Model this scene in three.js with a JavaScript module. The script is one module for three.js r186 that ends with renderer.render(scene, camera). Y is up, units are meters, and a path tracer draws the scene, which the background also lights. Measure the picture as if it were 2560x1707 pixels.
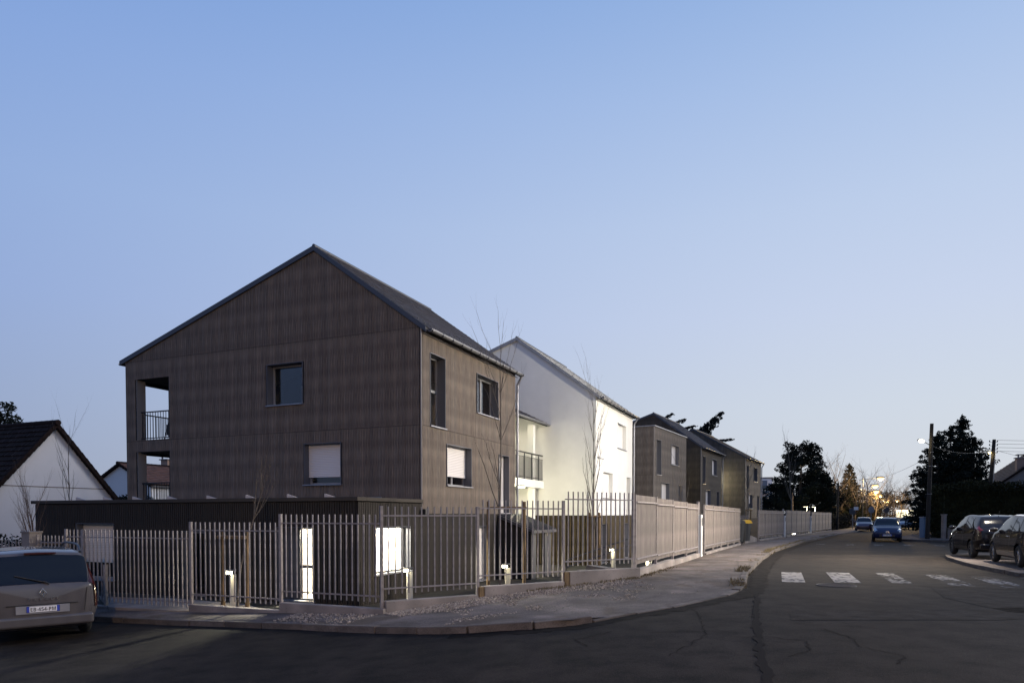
import * as THREE from 'three';
import { mergeGeometries, mergeVertices } from 'three/addons/utils/BufferGeometryUtils.js';
import { RoundedBoxGeometry } from 'three/addons/geometries/RoundedBoxGeometry.js';
import { RectAreaLightUniformsLib } from 'three/addons/lights/RectAreaLightUniformsLib.js';
import { FontLoader } from 'three/addons/loaders/FontLoader.js';
import { TextGeometry } from 'three/addons/geometries/TextGeometry.js';
import { Brush, Evaluator, SUBTRACTION } from 'three-bvh-csg';

// ---------------------------------------------------------------- camera, sky, sun, exposure
const scene = new THREE.Scene();
const W0 = 2560, H0 = 1707, FOCAL = 1730.73, EYE = 1.6, PITCH = 0.0279, PRINCIPAL_Y = 1336.3;
const camera = new THREE.PerspectiveCamera(2 * Math.atan(H0 / 2 / FOCAL) * 180 / Math.PI, W0 / H0, 0.1, 3000);
camera.position.set(0, EYE, 0);
camera.rotation.set(-PITCH, 0, 0);
camera.setViewOffset(W0, H0, 0, H0 / 2 - PRINCIPAL_Y, W0, H0);          // rising-front lens
const renderer = new THREE.WebGLRenderer();
renderer.toneMapping = THREE.LinearToneMapping;
renderer.toneMappingExposure = 1.0;
renderer.shadowMap.enabled = true;
RectAreaLightUniformsLib.init();

const lin = c => { c /= 255; return c <= 0.04045 ? c / 12.92 : Math.pow((c + 0.055) / 1.055, 2.4); };
const smooth = (a, b, x) => { const t = Math.min(1, Math.max(0, (x - a) / (b - a))); return t * t * (3 - 2 * t); };
const lerp = (a, b, t) => a + (b - a) * t;
const R = d => d * Math.PI / 180;
const GLOW = R(58);                                                      // azimuth of the afterglow, to the right of the view
{
  const w = 1024, h = 512, data = new Float32Array(w * h * 4);
  // clear dusk air, colour by elevation (sRGB): towards the afterglow / away from it
  const near = [[-90, 120, 118, 120], [-1, 208, 211, 215], [2, 213, 217, 223], [8, 209, 218, 230], [15, 201, 213, 236], [22, 190, 207, 235], [30, 170, 194, 232], [37, 148, 179, 226], [50, 116, 152, 211], [90, 76, 114, 182]];
  const away = [[-90, 60, 62, 72], [-1, 126, 139, 168], [2, 128, 144, 177], [8, 129, 151, 194], [15, 128, 157, 210], [22, 129, 161, 215], [30, 120, 155, 215], [37, 108, 147, 211], [50, 88, 128, 197], [90, 64, 100, 170]];
  const at = (t, e, k) => { let i = 0; while (i < t.length - 2 && e > t[i + 1][0]) i++; const f = (e - t[i][0]) / (t[i + 1][0] - t[i][0]); return lerp(lin(t[i][k]), lin(t[i + 1][k]), f); };
  for (let j = 0; j < h; j++) for (let i = 0; i < w; i++) {
    const el = ((j + 0.5) / h - 0.5) * 180, u = (i + 0.5) / w;
    const phi = (u - 0.5) * 2 * Math.PI;                                 // three: u = atan2(z, x) / 2pi + 0.5
    const X = Math.cos(phi), F = -Math.sin(phi);
    const az = Math.atan2(X, F), d = Math.acos(Math.max(-1, Math.min(1, Math.cos(az - GLOW))));
    const k = smooth(R(132), R(18), d), o = (j * w + i) * 4;
    for (let c = 0; c < 3; c++) data[o + c] = lerp(at(away, el, c + 1), at(near, el, c + 1), k);
    data[o + 3] = 1;
  }
  const sky = new THREE.DataTexture(data, w, h, THREE.RGBAFormat, THREE.FloatType);
  sky.mapping = THREE.EquirectangularReflectionMapping;
  sky.magFilter = sky.minFilter = THREE.LinearFilter; sky.wrapS = THREE.RepeatWrapping;
  sky.needsUpdate = true;
  scene.background = sky; scene.environment = sky;
}
const sun = new THREE.DirectionalLight(new THREE.Color(1.0, 0.93, 0.88), 1.5);   // last light low in the west
sun.position.set(Math.sin(R(70)) * 80, 26, -Math.cos(R(70)) * 80 - 25);
sun.target.position.set(0, 0, -25);
sun.castShadow = true; sun.shadow.radius = 50; sun.shadow.mapSize.set(2048, 2048);
Object.assign(sun.shadow.camera, { left: -60, right: 60, top: 50, bottom: -50, near: 1, far: 220 });
scene.add(sun, sun.target);

// ---------------------------------------------------------------- helpers
function rng(s) { return () => { s |= 0; s = s + 0x6D2B79F5 | 0; let t = Math.imul(s ^ s >>> 15, 1 | s); t = t + Math.imul(t ^ t >>> 7, 61 | t) ^ t; return ((t ^ t >>> 14) >>> 0) / 4294967296; }; }
const rand = rng(7);
const hash = (x, y, s) => { let n = Math.imul(x | 0, 374761393) + Math.imul(y | 0, 668265263) + Math.imul(s, 1274126177); n = Math.imul(n ^ n >>> 13, 1274126177); return ((n ^ n >>> 16) >>> 0) / 4294967296; };
function vnoise(x, y, s = 1, per = 0) {
  const xi = Math.floor(x), yi = Math.floor(y), fx = x - xi, fy = y - yi, m = a => per ? ((a % per) + per) % per : a;
  const u = fx * fx * (3 - 2 * fx), v = fy * fy * (3 - 2 * fy);
  return lerp(lerp(hash(m(xi), m(yi), s), hash(m(xi + 1), m(yi), s), u), lerp(hash(m(xi), m(yi + 1), s), hash(m(xi + 1), m(yi + 1), s), u), v);
}
function fbm(x, y, s = 1, oct = 4, per = 0) { let a = 0, w = 0.5, t = 0; for (let i = 0; i < oct; i++) { a += w * vnoise(x, y, s + i, per); t += w; w *= 0.5; x *= 2; y *= 2; per *= 2; } return a / t; }
function tex(size, fn, srgb = true) {
  const d = new Uint8Array(size * size * 4);
  for (let j = 0; j < size; j++) for (let i = 0; i < size; i++) { const c = fn(i / size, j / size, i, j), o = (j * size + i) * 4; d[o] = c[0]; d[o + 1] = c[1]; d[o + 2] = c[2]; d[o + 3] = c[3] ?? 255; }
  const t = new THREE.DataTexture(d, size, size);
  t.wrapS = t.wrapT = THREE.RepeatWrapping; t.magFilter = THREE.LinearFilter; t.minFilter = THREE.LinearMipmapLinearFilter; t.generateMipmaps = true;
  if (srgb) t.colorSpace = THREE.SRGBColorSpace; t.needsUpdate = true; return t;
}
const rep = (t, k) => { const c = t.clone(); c.repeat.set(k, k); c.needsUpdate = true; return c; };
function mat(r, g, b, rough = 0.8, o = {}) { const m = new THREE.MeshPhysicalMaterial({ roughness: rough, ...o }); m.color.setRGB(r, g, b); m.side = THREE.DoubleSide; return m; }
const glow = (r, g, b, k) => { const m = new THREE.MeshStandardMaterial({ color: 0x222222, roughness: 0.5 }); m.emissive.setRGB(r, g, b); m.emissiveIntensity = k; return m; };

// textures: grain of the materials
const T = {};
T.asphalt = tex(1024, (u, v, i, j) => { const n = hash(i, j, 3), f = fbm(u * 8, v * 8, 11, 5, 8), st = vnoise(u * 256, v * 256, 5, 256); let k = 150 + 190 * (f - 0.5) + (n - 0.5) * 80 + (st > 0.74 ? 80 * (st - 0.5) * 2 : 0) - (st < 0.24 ? 52 : 0); return [k, k * 0.985, k * 0.965]; });
T.asphaltBump = tex(512, (u, v, i, j) => { const st = vnoise(u * 180, v * 180, 5, 180), k = 110 + 90 * st + 30 * hash(i, j, 9); return [k, k, k]; }, false);
T.pave = tex(1024, (u, v, i, j) => { const f = fbm(u * 6, v * 6, 21, 6, 6), st = vnoise(u * 220, v * 220, 25, 220); let k = 165 + 95 * (f - 0.5) + (hash(i, j, 4) - 0.5) * 34 + (st > 0.75 ? 30 : 0) - (st < 0.22 ? 38 : 0); return [k, k * 0.965, k * 0.95]; });
T.concrete = tex(512, (u, v, i, j) => { const f = fbm(u * 5, v * 5, 31, 6, 5), g = fbm(u * 2, v * 2, 35, 3, 2); const pit = vnoise(u * 90, v * 90, 36, 90) < 0.07 ? -50 : 0; const k = 190 + 60 * (f - 0.5) + 40 * (g - 0.5) + (hash(i, j, 6) - 0.5) * 14 + pit; return [k, k * 0.985, k * 0.965]; });
T.plaster = tex(512, (u, v, i, j) => { const f = fbm(u * 4, v * 4, 41, 5, 4); const k = 236 + 18 * (f - 0.5) + (hash(i, j, 7) - 0.5) * 12; return [k, k, k * 0.99]; });
T.wood = tex(512, (u, v, i, j) => { const f = fbm(u * 48, v * 4, 51, 4, 4), g = fbm(u * 6, v * 3, 55, 3, 3); const k = 185 + 100 * (f - 0.5) + 60 * (g - 0.5) + (hash(i, j, 8) - 0.5) * 16; return [k, k * 0.97, k * 0.94]; });
T.zinc = tex(256, (u, v, i, j) => { const f = fbm(u * 10, v * 10, 61, 4, 10); const k = 205 + 60 * (f - 0.5); return [k, k, k * 1.01]; });
T.soil = tex(512, (u, v, i, j) => { const f = fbm(u * 12, v * 12, 71, 5, 12), k = 130 + 130 * (f - 0.5) + (hash(i, j, 2) - 0.5) * 60; return [k, k * 0.95, k * 0.8]; });
T.fine = tex(256, (u, v, i, j) => { const k = 128 + (fbm(u * 40, v * 40, 81, 3, 40) - 0.5) * 160; return [k, k, k]; }, false);

const M = {
  road: mat(0.043, 0.0345, 0.029, 0.9, { map: rep(T.asphalt, 0.4), bumpMap: rep(T.asphaltBump, 0.8), bumpScale: 0.008, vertexColors: true, specularIntensity: 0.35 }),
  pave: mat(0.36, 0.322, 0.305, 0.95, { map: rep(T.pave, 0.33), bumpMap: rep(T.asphaltBump, 0.7), bumpScale: 0.008, vertexColors: true }),
  tar: mat(0.014, 0.0125, 0.012, 0.95, { specularIntensity: 0.15 }),
  paint: mat(0.235, 0.222, 0.21, 0.9, { alphaMap: tex(256, (u, v, i, j) => { const f = fbm(u * 5, v * 5, 91, 5, 5), s = fbm(u * 24, v * 24, 95, 3, 24); const k = (0.5 + 0.5 * smooth(0.34, 0.56, f * 0.3 + s * 0.7)) * 230; return [k, k, k]; }, false), transparent: true }),
  paintWorn: null,
  concrete: mat(0.40, 0.36, 0.345, 0.9, { map: rep(T.concrete, 0.6), bumpMap: rep(T.fine, 1.5), bumpScale: 0.003 }),
  kerb: mat(0.24, 0.22, 0.205, 0.9, { map: rep(T.concrete, 1.1), bumpMap: rep(T.fine, 2), bumpScale: 0.004 }),
  soil: mat(0.075, 0.06, 0.042, 0.97, { map: rep(T.soil, 0.35), vertexColors: true }),
  galva: mat(0.36, 0.325, 0.325, 0.55, { metalness: 0.15, map: rep(T.zinc, 1.2) }),
  post: mat(0.38, 0.335, 0.315, 0.6, { metalness: 0.1, map: rep(T.zinc, 1.5) }),
  slat: mat(0.42, 0.38, 0.365, 0.7, { map: rep(T.wood, 0.8), vertexColors: true }),
  log: mat(0.36, 0.25, 0.125, 0.85, { map: rep(T.wood, 1.2) }),
  paleZinc: mat(0.36, 0.38, 0.41, 0.6, { map: rep(T.zinc, 1) }),
  zinc: mat(0.36, 0.37, 0.40, 0.42, { metalness: 0.5, map: rep(T.zinc, 1) }),
  darkMetal: mat(0.055, 0.058, 0.07, 0.5, { metalness: 0.3 }),
  reveal: mat(0.085, 0.09, 0.11, 0.5, { metalness: 0.2 }),
  blackMetal: mat(0.02, 0.02, 0.022, 0.5, { metalness: 0.2 }),
  frame: mat(0.19, 0.19, 0.20, 0.45),
  frameWhite: mat(0.62, 0.62, 0.62, 0.4),
  membrane: mat(0.012, 0.011, 0.011, 0.95),
  shutter: mat(0.60, 0.57, 0.56, 0.5),
  plaster: mat(0.80, 0.80, 0.79, 0.92, { map: rep(T.plaster, 0.5), bumpMap: rep(T.fine, 3), bumpScale: 0.002 }),
  interior: mat(0.78, 0.74, 0.66, 0.9),
  floorIn: mat(0.42, 0.38, 0.33, 0.6),
  roofTile: mat(0.034, 0.035, 0.050, 0.7, { vertexColors: true, specularIntensity: 0.5 }),
  clayTile: mat(0.022, 0.014, 0.012, 0.95, { vertexColors: true, specularIntensity: 0.2 }),
  glass: (() => { const m = mat(1, 1, 1, 0.02, { transmission: 1, thickness: 0, ior: 1.5 }); return m; })(),
  bark: mat(0.075, 0.060, 0.048, 0.95),
  youngBark: mat(0.10, 0.085, 0.07, 0.9),
  utilityWood: mat(0.042, 0.036, 0.030, 0.95, { map: rep(T.wood, 1) }),
  rubber: mat(0.012, 0.012, 0.012, 0.85),
};
M.paintWorn = M.paint.clone(); M.paintWorn.alphaMap = tex(256, (u, v) => { const k = 165 * smooth(0.44, 0.60, fbm(u * 4, v * 4, 191, 3, 4) * 0.45 + fbm(u * 30, v * 30, 195, 3, 30) * 0.55); return [k, k, k]; }, false);
// ---- geometry helpers
function clean(g) { if (g.index) g = g.toNonIndexed(); for (const k of Object.keys(g.attributes)) if (!['position', 'normal', 'uv', 'color'].includes(k)) g.deleteAttribute(k); return g; }
function uvm(g) {                                                       // uv in metres from the dominant face direction
  const p = g.attributes.position, n = g.attributes.normal, uv = new Float32Array(p.count * 2);
  for (let i = 0; i < p.count; i++) {
    const ax = Math.abs(n.getX(i)), ay = Math.abs(n.getY(i)), az = Math.abs(n.getZ(i));
    if (ay > ax && ay > az) { uv[2 * i] = p.getX(i); uv[2 * i + 1] = p.getZ(i); } else if (ax > az) { uv[2 * i] = p.getZ(i); uv[2 * i + 1] = p.getY(i); } else { uv[2 * i] = p.getX(i); uv[2 * i + 1] = p.getY(i); }
  }
  g.setAttribute('uv', new THREE.BufferAttribute(uv, 2)); return g;
}
const merge = list => { const l = list.map(clean); return l.length > 1 ? mergeGeometries(l) : l[0]; };
function box(x0, x1, y0, y1, z0, z1) { const g = new THREE.BoxGeometry(Math.abs(x1 - x0), Math.abs(y1 - y0), Math.abs(z1 - z0)); g.translate((x0 + x1) / 2, (y0 + y1) / 2, (z0 + z1) / 2); return g; }
function rbox(x0, x1, y0, y1, z0, z1, r = 0.01) { const g = new RoundedBoxGeometry(Math.abs(x1 - x0), Math.abs(y1 - y0), Math.abs(z1 - z0), 1, r); g.translate((x0 + x1) / 2, (y0 + y1) / 2, (z0 + z1) / 2); return g; }
const V = (x, y, z) => new THREE.Vector3(x, y, z);
function rod(a, b, r0, r1 = r0, seg = 8) {
  const d = b.clone().sub(a), l = d.length(), g = new THREE.CylinderGeometry(r1, r0, l, seg, 1);
  g.translate(0, l / 2, 0); g.applyQuaternion(new THREE.Quaternion().setFromUnitVectors(V(0, 1, 0), d.normalize())); g.translate(a.x, a.y, a.z); return g;
}
const used = new Set();
function numbered(n) { let k = n, i = 0; while (used.has(k)) k = `${n}_${String(++i).padStart(3, '0')}`; used.add(k); return k; }
function mesh(parent, name, geos, m, o = {}) {
  let g = Array.isArray(geos) ? merge(geos) : clean(geos);
  if (!o.keepUV) uvm(g);
  const x = new THREE.Mesh(g, m); x.name = name; x.castShadow = x.receiveShadow = true;
  if (o.label) x.userData.label = o.label; if (o.kind) x.userData.kind = o.kind;
  parent.add(x); return x;
}
function tag(o, label, category, group) { o.userData.label = label; o.userData.category = category; if (group) o.userData.group = group; return o; }
function thing(name, label, category, X, F, y = 0, turn = 0, group) { const o = new THREE.Group(); o.name = numbered(name); o.position.set(X, y, -F); o.rotation.y = turn; tag(o, label, category, group); scene.add(o); return o; }
function structure(name, geo, m, o = {}) { const x = mesh(scene, numbered(name), geo, m, o); x.userData.kind = 'structure'; return x; }
function group(parent, name) { const o = new THREE.Group(); o.name = name; parent.add(o); return o; }
const turnTo = (dX, dF) => Math.atan2(dF, dX);                          // local +x along (dX, dF)
function copy(src, label) { const c = src.clone(); c.name = numbered(src.name.replace(/_\d{3}$/, '')); c.userData = { ...src.userData }; if (label) c.userData.label = label; scene.add(c); return c; }
function onPlane(g, mtx) { g.applyMatrix4(mtx); return g; }
function upward(pos) { for (let i = 0; i < pos.length; i += 9) { const ax = pos[i + 3] - pos[i], az = pos[i + 5] - pos[i + 2], bx = pos[i + 6] - pos[i], bz = pos[i + 8] - pos[i + 2]; if (az * bx - ax * bz < 0) for (let k = 0; k < 3; k++) { const q = pos[i + 3 + k]; pos[i + 3 + k] = pos[i + 6 + k]; pos[i + 6 + k] = q; } } return pos; }
function rawGeo(pos, nor, col) { const g = new THREE.BufferGeometry(); g.setAttribute('position', new THREE.Float32BufferAttribute(pos, 3)); if (nor) g.setAttribute('normal', new THREE.Float32BufferAttribute(nor, 3)); else g.computeVertexNormals(); if (col) g.setAttribute('color', new THREE.Float32BufferAttribute(col, 3)); return g; }
function pointLight(parent, x, y, z, col, power, radius = 1) { const l = new THREE.PointLight(new THREE.Color().setRGB(...col), power, 0, 2); l.position.set(x, y, z); l.castShadow = true; l.shadow.radius = radius; parent.add(l); return l; }

// ---------------------------------------------------------------- ground
const GX = [[-60, -2], [-40, -1.5], [-30, -1.3], [-12, -0.88], [-7, -0.72], [-3.4, -0.55], [-1, -0.33], [0, -0.22], [2, -0.09], [4, -0.02], [6, 0], [400, 0]];
function roadY(x, F) { let i = 0; while (i < GX.length - 2 && x > GX[i + 1][0]) i++; const t = (x - GX[i][0]) / (GX[i + 1][0] - GX[i][0]); return lerp(GX[i][1], GX[i + 1][1], t) - 0.0022 * Math.min(60, Math.max(0, F - 20)); }
// fence line, from the side street round the corner and along the main street: [X, F, pavement height]
const uG = [-Math.cos(0.4), Math.sin(0.4)], c0 = [-2.592, 13.72], c1 = [3.039, 17.3], c2 = [7.2, 26.6];
const along = (t, y) => [c0[0] + uG[0] * t, c0[1] + uG[1] * t, y];
const dR = [0.84389, 0.53652];
const FENCE = [along(60, -1.75), along(30, -1.15), along(14, -0.82), along(10, -0.72), along(8.5, -0.66), along(5, -0.58), along(2.5, -0.46), [...c0, -0.35],
  [c0[0] + dR[0] * 1.2, c0[1] + dR[1] * 1.2, -0.25], [c0[0] + dR[0] * 2.35, c0[1] + dR[1] * 2.35, -0.15], [c0[0] + dR[0] * 4.5, c0[1] + dR[1] * 4.5, -0.05], [...c1, 0.05],
  [4.9, 21.4, 0.03], [...c2, 0.0], [8.2, 29.3, 0.0], [12.6, 38.3, -0.03], [16, 44.9, -0.06], [26, 61.4, -0.1], [30.5, 68.9, -0.12], [35.9, 77.8, -0.14], [48, 98, -0.15], [80, 150, -0.15], [210, 365, -0.15]];
const KERB = [[-57, 37], [-30, 24.3], [-15, 18], [-11, 16.3], [-8.9, 15.4], [-6, 14.15], [-3.6, 13.0], [-2.2, 11.95], [-0.9, 11.2], [0.14, 10.9], [0.96, 10.95], [1.93, 11.7], [3.0, 12.5], [4.4, 14.0],
  [5.04, 15.2], [6.28, 18.56], [8.88, 24.71], [11.55, 30.53], [18.01, 42.62], [27.8, 59], [31.3, 64.6], [34.85, 70.2], [53, 98.5], [86, 150], [216, 360]];
function strip(A, B, nV, colour, yA, yB, seg = 1.2, crown = 0) {
  // ruled sheet between two polylines of equal length, finely divided
  const rows = [];
  for (let i = 0; i < A.length - 1; i++) {
    const la = Math.hypot(A[i + 1][0] - A[i][0], A[i + 1][1] - A[i][1]), lb = Math.hypot(B[i + 1][0] - B[i][0], B[i + 1][1] - B[i][1]);
    const n = Math.max(1, Math.min(40, Math.round(Math.max(la, lb * 0.5) / seg)));
    for (let k = 0; k < n; k++) rows.push([i, k / n]);
  }
  rows.push([A.length - 2, 1]);
  const pos = [], col = [], idx = [], pt = (L, i, t, k) => lerp(L[i][k], L[i + 1][k], t);
  rows.forEach(([i, t]) => {
    const ax = pt(A, i, t, 0), af = pt(A, i, t, 1), bx = pt(B, i, t, 0), bf = pt(B, i, t, 1), ay = yA ? yA(ax, af, i, t) : 0, by = yB ? yB(bx, bf, i, t) : 0;
    for (let j = 0; j <= nV; j++) {
      const s = j / nV, x = lerp(ax, bx, s), f = lerp(af, bf, s);
      pos.push(x, crown ? crown(x, f, s) : lerp(ay, by, s), -f); const c = colour(x, f, s); col.push(c[0], c[1], c[2]);
    }
  });
  for (let r = 0; r < rows.length - 1; r++) for (let j = 0; j < nV; j++) { const a = r * (nV + 1) + j, b = a + 1, c = a + nV + 1, d = c + 1; idx.push(a, b, c, b, d, c); }
  const g = new THREE.BufferGeometry(); g.setAttribute('position', new THREE.Float32BufferAttribute(pos, 3)); g.setAttribute('color', new THREE.Float32BufferAttribute(col, 3)); g.setIndex(idx); g.computeVertexNormals();
  if (g.attributes.normal.getY(Math.floor(pos.length / 6)) < 0) { for (let i = 0; i < idx.length; i += 3) { const q = idx[i + 1]; idx[i + 1] = idx[i + 2]; idx[i + 2] = q; } g.setIndex(idx); g.computeVertexNormals(); }
  return g;
}
const yList = L => (x, f, i, t) => lerp(L[i][2], L[i + 1][2], t);
// road: from the kerb to beyond the frame; patches of older and newer asphalt as colour
const EDGE = KERB.map(([x, f], i) => { const far = [[-64, -12], [-40, -12], [-26, -12], [-18, -12], [-13, -12], [-9, -12], [-5, -12], [-2, -12], [0, -12], [4, -12], [8, -12], [13, -12], [20, -12], [32, -10], [42, 0], [52, 16], [58, 30], [60, 40], [62, 50], [64, 58], [66, 64], [68, 70], [74, 98], [100, 150], [230, 360]]; return far[i]; });
const roadColour = (x, f) => {
  const a = fbm(x * 0.22 + 4, f * 0.22, 101, 3), b = fbm(x * 0.9, f * 0.9 + 9, 105, 4), c = fbm((x * 0.92 - f * 0.39) * 0.5, (x * 0.39 + f * 0.92) * 0.06, 109, 3);
  let k = 0.42 + 1.0 * a + 0.8 * (b - 0.5) + 0.6 * (c - 0.5);
  return [k, k * 0.985, k * 0.97];
};
const road = structure('road', strip(KERB, EDGE, 64, roadColour, null, null, 0.55, (x, f) => roadY(x, f)), M.road);
// pavement between the kerb and the fence
const FEN = KERB.map((k, i) => { const m = [0, 1, 2, 3, 4, 5, 6, 7, 7, 7, 7, 8, 9, 10, 11, 11.6, 12.6, 14.1, 15.6, 17, 17.5, 18, 20, 21, 22][i]; const a = Math.floor(m), b = Math.min(FENCE.length - 1, a + 1), t = m - a; return [0, 1, 2].map(q => lerp(FENCE[a][q], FENCE[b][q], t)); });
const paveColour = (x, f, s) => {
  const a = fbm(x * 0.5, f * 0.5, 131, 4), b = fbm(x * 1.6 + 3, f * 1.6, 135, 4), patch = fbm(x * 0.33 + 7, f * 0.33 + 2, 139, 2);
  let k = 0.50 + 0.62 * a + 0.5 * (b - 0.5) - (patch > 0.55 ? 0.2 : 0);
  const gravel = fbm(x * 2.3, f * 2.3, 143, 4) + (s < 0.35 ? 0.3 * (0.35 - s) / 0.35 : 0) + (s > 0.8 ? 0.5 * (s - 0.8) : 0);
  if (gravel > 0.60) return [k * 0.74, k * 0.655, k * 0.56];
  return [k, k * 0.975, k * 0.965];
};
const kerbTop = (x, f) => roadY(x, f) + 0.105 - 0.092 * smooth(0.9, 1.9, x) * smooth(16.2, 14.6, f);   // dropped at the corner
const pavement = structure('pavement', strip(FEN, KERB, 34, paveColour, yList(FEN), kerbTop, 0.14), M.pave);
scene.updateMatrixWorld(true);
const ray = new THREE.Raycaster(), coarse = new THREE.Mesh(strip(FEN, KERB, 5, () => [1, 1, 1], yList(FEN), kerbTop, 0.6), M.pave);   // only measured, never drawn
coarse.updateMatrixWorld();
const onPave = (x, f) => { ray.set(V(x, 5, -f), V(0, -1, 0)); return ray.intersectObject(coarse, false)[0]; };
function paveY(x, f) { const h = onPave(x, f); return h ? h.point.y : roadY(x, f) + 0.1; }
// pavements on the far side, round the two corners of the side street
function slab(name, inner, outer, top) { return structure(name, strip(inner, outer, 8, paveColour, (x, f) => roadY(x, f) + top + 0.04, (x, f) => roadY(x, f) + top, 0.8), M.pave); }
const RK1 = [[11.6, 6], [12.4, 13], [13.22, 17.84], [13.93, 20.34], [14.6, 22.19], [15.5, 24.3], [16.24, 25.75], [16.95, 26.8], [18.0, 27.5], [19.6, 27.4], [26, 24.6], [44, 16.6]];
const RI1 = [[22, 4], [22.6, 9], [23, 12], [23.4, 13], [24, 13.6], [24.6, 14], [25.2, 14.2], [26, 14.2], [27, 14], [28, 13.6], [32, 11], [42, 4]];
slab('pavement', RI1, RK1, 0.1);
const RK2 = [[48, 33.6], [33, 40.2], [28, 42.6], [26.4, 43.3], [25.6, 44.0], [25.4, 45.2], [26.2, 47.6], [35.2, 60], [43, 70.4], [61, 98.5], [94, 150], [224, 360]];
const RI2 = [[49, 36], [34, 42.8], [29.6, 44.8], [28.6, 45.3], [28.2, 45.8], [28.2, 46.5], [29, 48], [38, 59.6], [46, 70], [64, 98], [97, 149], [228, 359]];
slab('pavement', RI2, RK2, 0.1);
// gardens and ground
const soilColour = (x, f) => { const a = fbm(x * 0.8, f * 0.8, 151, 4); return a > 0.56 ? [0.55, 0.8, 0.5] : [0.7 + a * 0.6, 0.65 + a * 0.55, 0.6 + a * 0.5]; };
const BACK = FENCE.map(([x, f]) => [x - 40, f + 60]);
structure('garden_ground', strip(FENCE, BACK, 40, soilColour, (x, f, i) => -0.62 - (i < 4 ? 0.25 : 0), (x, f) => -1.0, 1.2), M.soil);
structure('garden_ground', strip(RI2, RI2.map(([x, f]) => [x + 70, f + 10]), 20, soilColour, (x, f) => roadY(x, f) + 0.12, (x, f) => -0.1, 2), M.soil);
structure('terrain', rawGeo([-1500, -2.2, 300, 1500, -2.2, 300, 1500, -2.2, -2500, -1500, -2.2, 300, 1500, -2.2, -2500, -1500, -2.2, -2500], [0, 1, 0, 0, 1, 0, 0, 1, 0, 0, 1, 0, 0, 1, 0, 0, 1, 0], new Array(18).fill(0.8)), M.soil);
const KERBS = [0.75, 0.9, 1.0, 1.15].map(k => mat(0.24 * k, 0.215 * k, 0.195 * k, 0.95, { map: rep(T.pave, 0.8), bumpMap: rep(T.fine, 2), bumpScale: 0.005 }));
// kerbs of single stones
function kerbRun(line, label, side, from, to, top = (x, f) => roadY(x, f) + 0.105) {
  const k = new THREE.Group(); k.name = numbered('kerb'); k.userData = { kind: 'structure', label }; scene.add(k);
  const P = []; for (let i = 0; i < line.length - 1; i++) { const l = Math.hypot(line[i + 1][0] - line[i][0], line[i + 1][1] - line[i][1]), n = Math.max(1, Math.round(l / 0.2)); for (let q = 0; q < n; q++) P.push([lerp(line[i][0], line[i + 1][0], q / n), lerp(line[i][1], line[i + 1][1], q / n)]); }
  let d = 0, a = P[0]; const far = [];
  for (let i = 1; i < P.length; i++) {
    const l = Math.hypot(P[i][0] - a[0], P[i][1] - a[1]);
    if (l < 0.94) continue;
    const b = P[i], mx = (a[0] + b[0]) / 2, mf = (a[1] + b[1]) / 2, ry = roadY(mx, mf), slope = roadY(b[0], b[1]) - roadY(a[0], a[1]);
    if (mf > from && mf < to && mx > -16 && mx < 40) {
      const g = rbox(-l / 2 + 0.008, l / 2 - 0.008, -0.14, top(mx, mf) - ry + 0.004 + rand() * 0.012, -0.07 - rand() * 0.02, 0.07 + rand() * 0.02, 0.016);
      g.rotateZ(Math.atan2(slope, l)); g.rotateY(turnTo(b[0] - a[0], b[1] - a[1]) + (rand() - 0.5) * 0.05);
      g.translate(mx + side[0] * 0, ry, -mf);
      if (mf < 46) mesh(k, 'kerb_stone', g, KERBS[Math.floor(rand() * 4)]); else far.push(g);
    }
    a = b;
  }
  if (far.length) mesh(k, 'kerb_stones', far, M.kerb, { kind: 'stuff' });
}
kerbRun(KERB, 'weathered kerb stones curving along the fenced pavement', [0, 0], 5, 120, kerbTop);
kerbRun(RK1, 'kerb stones round the pavement with parked cars', [0, 0], 5, 60);
kerbRun(RK2, 'kerb stones at the corner below the tall hedge', [0, 0], 5, 120);
// flat marks in the road surface
function ribbon(pts, w, dy, name, m, jag = 0, seed = 1, parent = road, ground = roadY) {
  const r = rng(seed), P = []; for (let i = 0; i < pts.length - 1; i++) { const n = Math.max(2, Math.round(Math.hypot(pts[i + 1][0] - pts[i][0], pts[i + 1][1] - pts[i][1]) / 0.12)); for (let k = 0; k < n; k++) P.push([lerp(pts[i][0], pts[i + 1][0], k / n) + (r() - 0.5) * jag, lerp(pts[i][1], pts[i + 1][1], k / n) + (r() - 0.5) * jag]); } P.push(pts[pts.length - 1]);
  const pos = []; let prev = null;
  for (let i = 0; i < P.length; i++) {
    const a = P[Math.max(0, i - 1)], b = P[Math.min(P.length - 1, i + 1)], l = Math.hypot(b[0] - a[0], b[1] - a[1]) || 1, ww = w * (0.55 + 0.9 * r()) / 2, nx = -(b[1] - a[1]) / l * ww, nf = (b[0] - a[0]) / l * ww;
    const L = [P[i][0] + nx, P[i][1] + nf], Q = [P[i][0] - nx, P[i][1] - nf], y = q => ground(q[0], q[1]) + dy;
    if (prev) { const [l0, q0] = prev; pos.push(l0[0], y(l0), -l0[1], q0[0], y(q0), -q0[1], L[0], y(L), -L[1], q0[0], y(q0), -q0[1], Q[0], y(Q), -Q[1], L[0], y(L), -L[1]); }
    prev = [L, Q];
  }
  const nor = []; for (let i = 0; i < pos.length / 3; i++) nor.push(0, 1, 0);
  return mesh(parent, name, rawGeo(upward(pos), nor), m);
}
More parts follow.
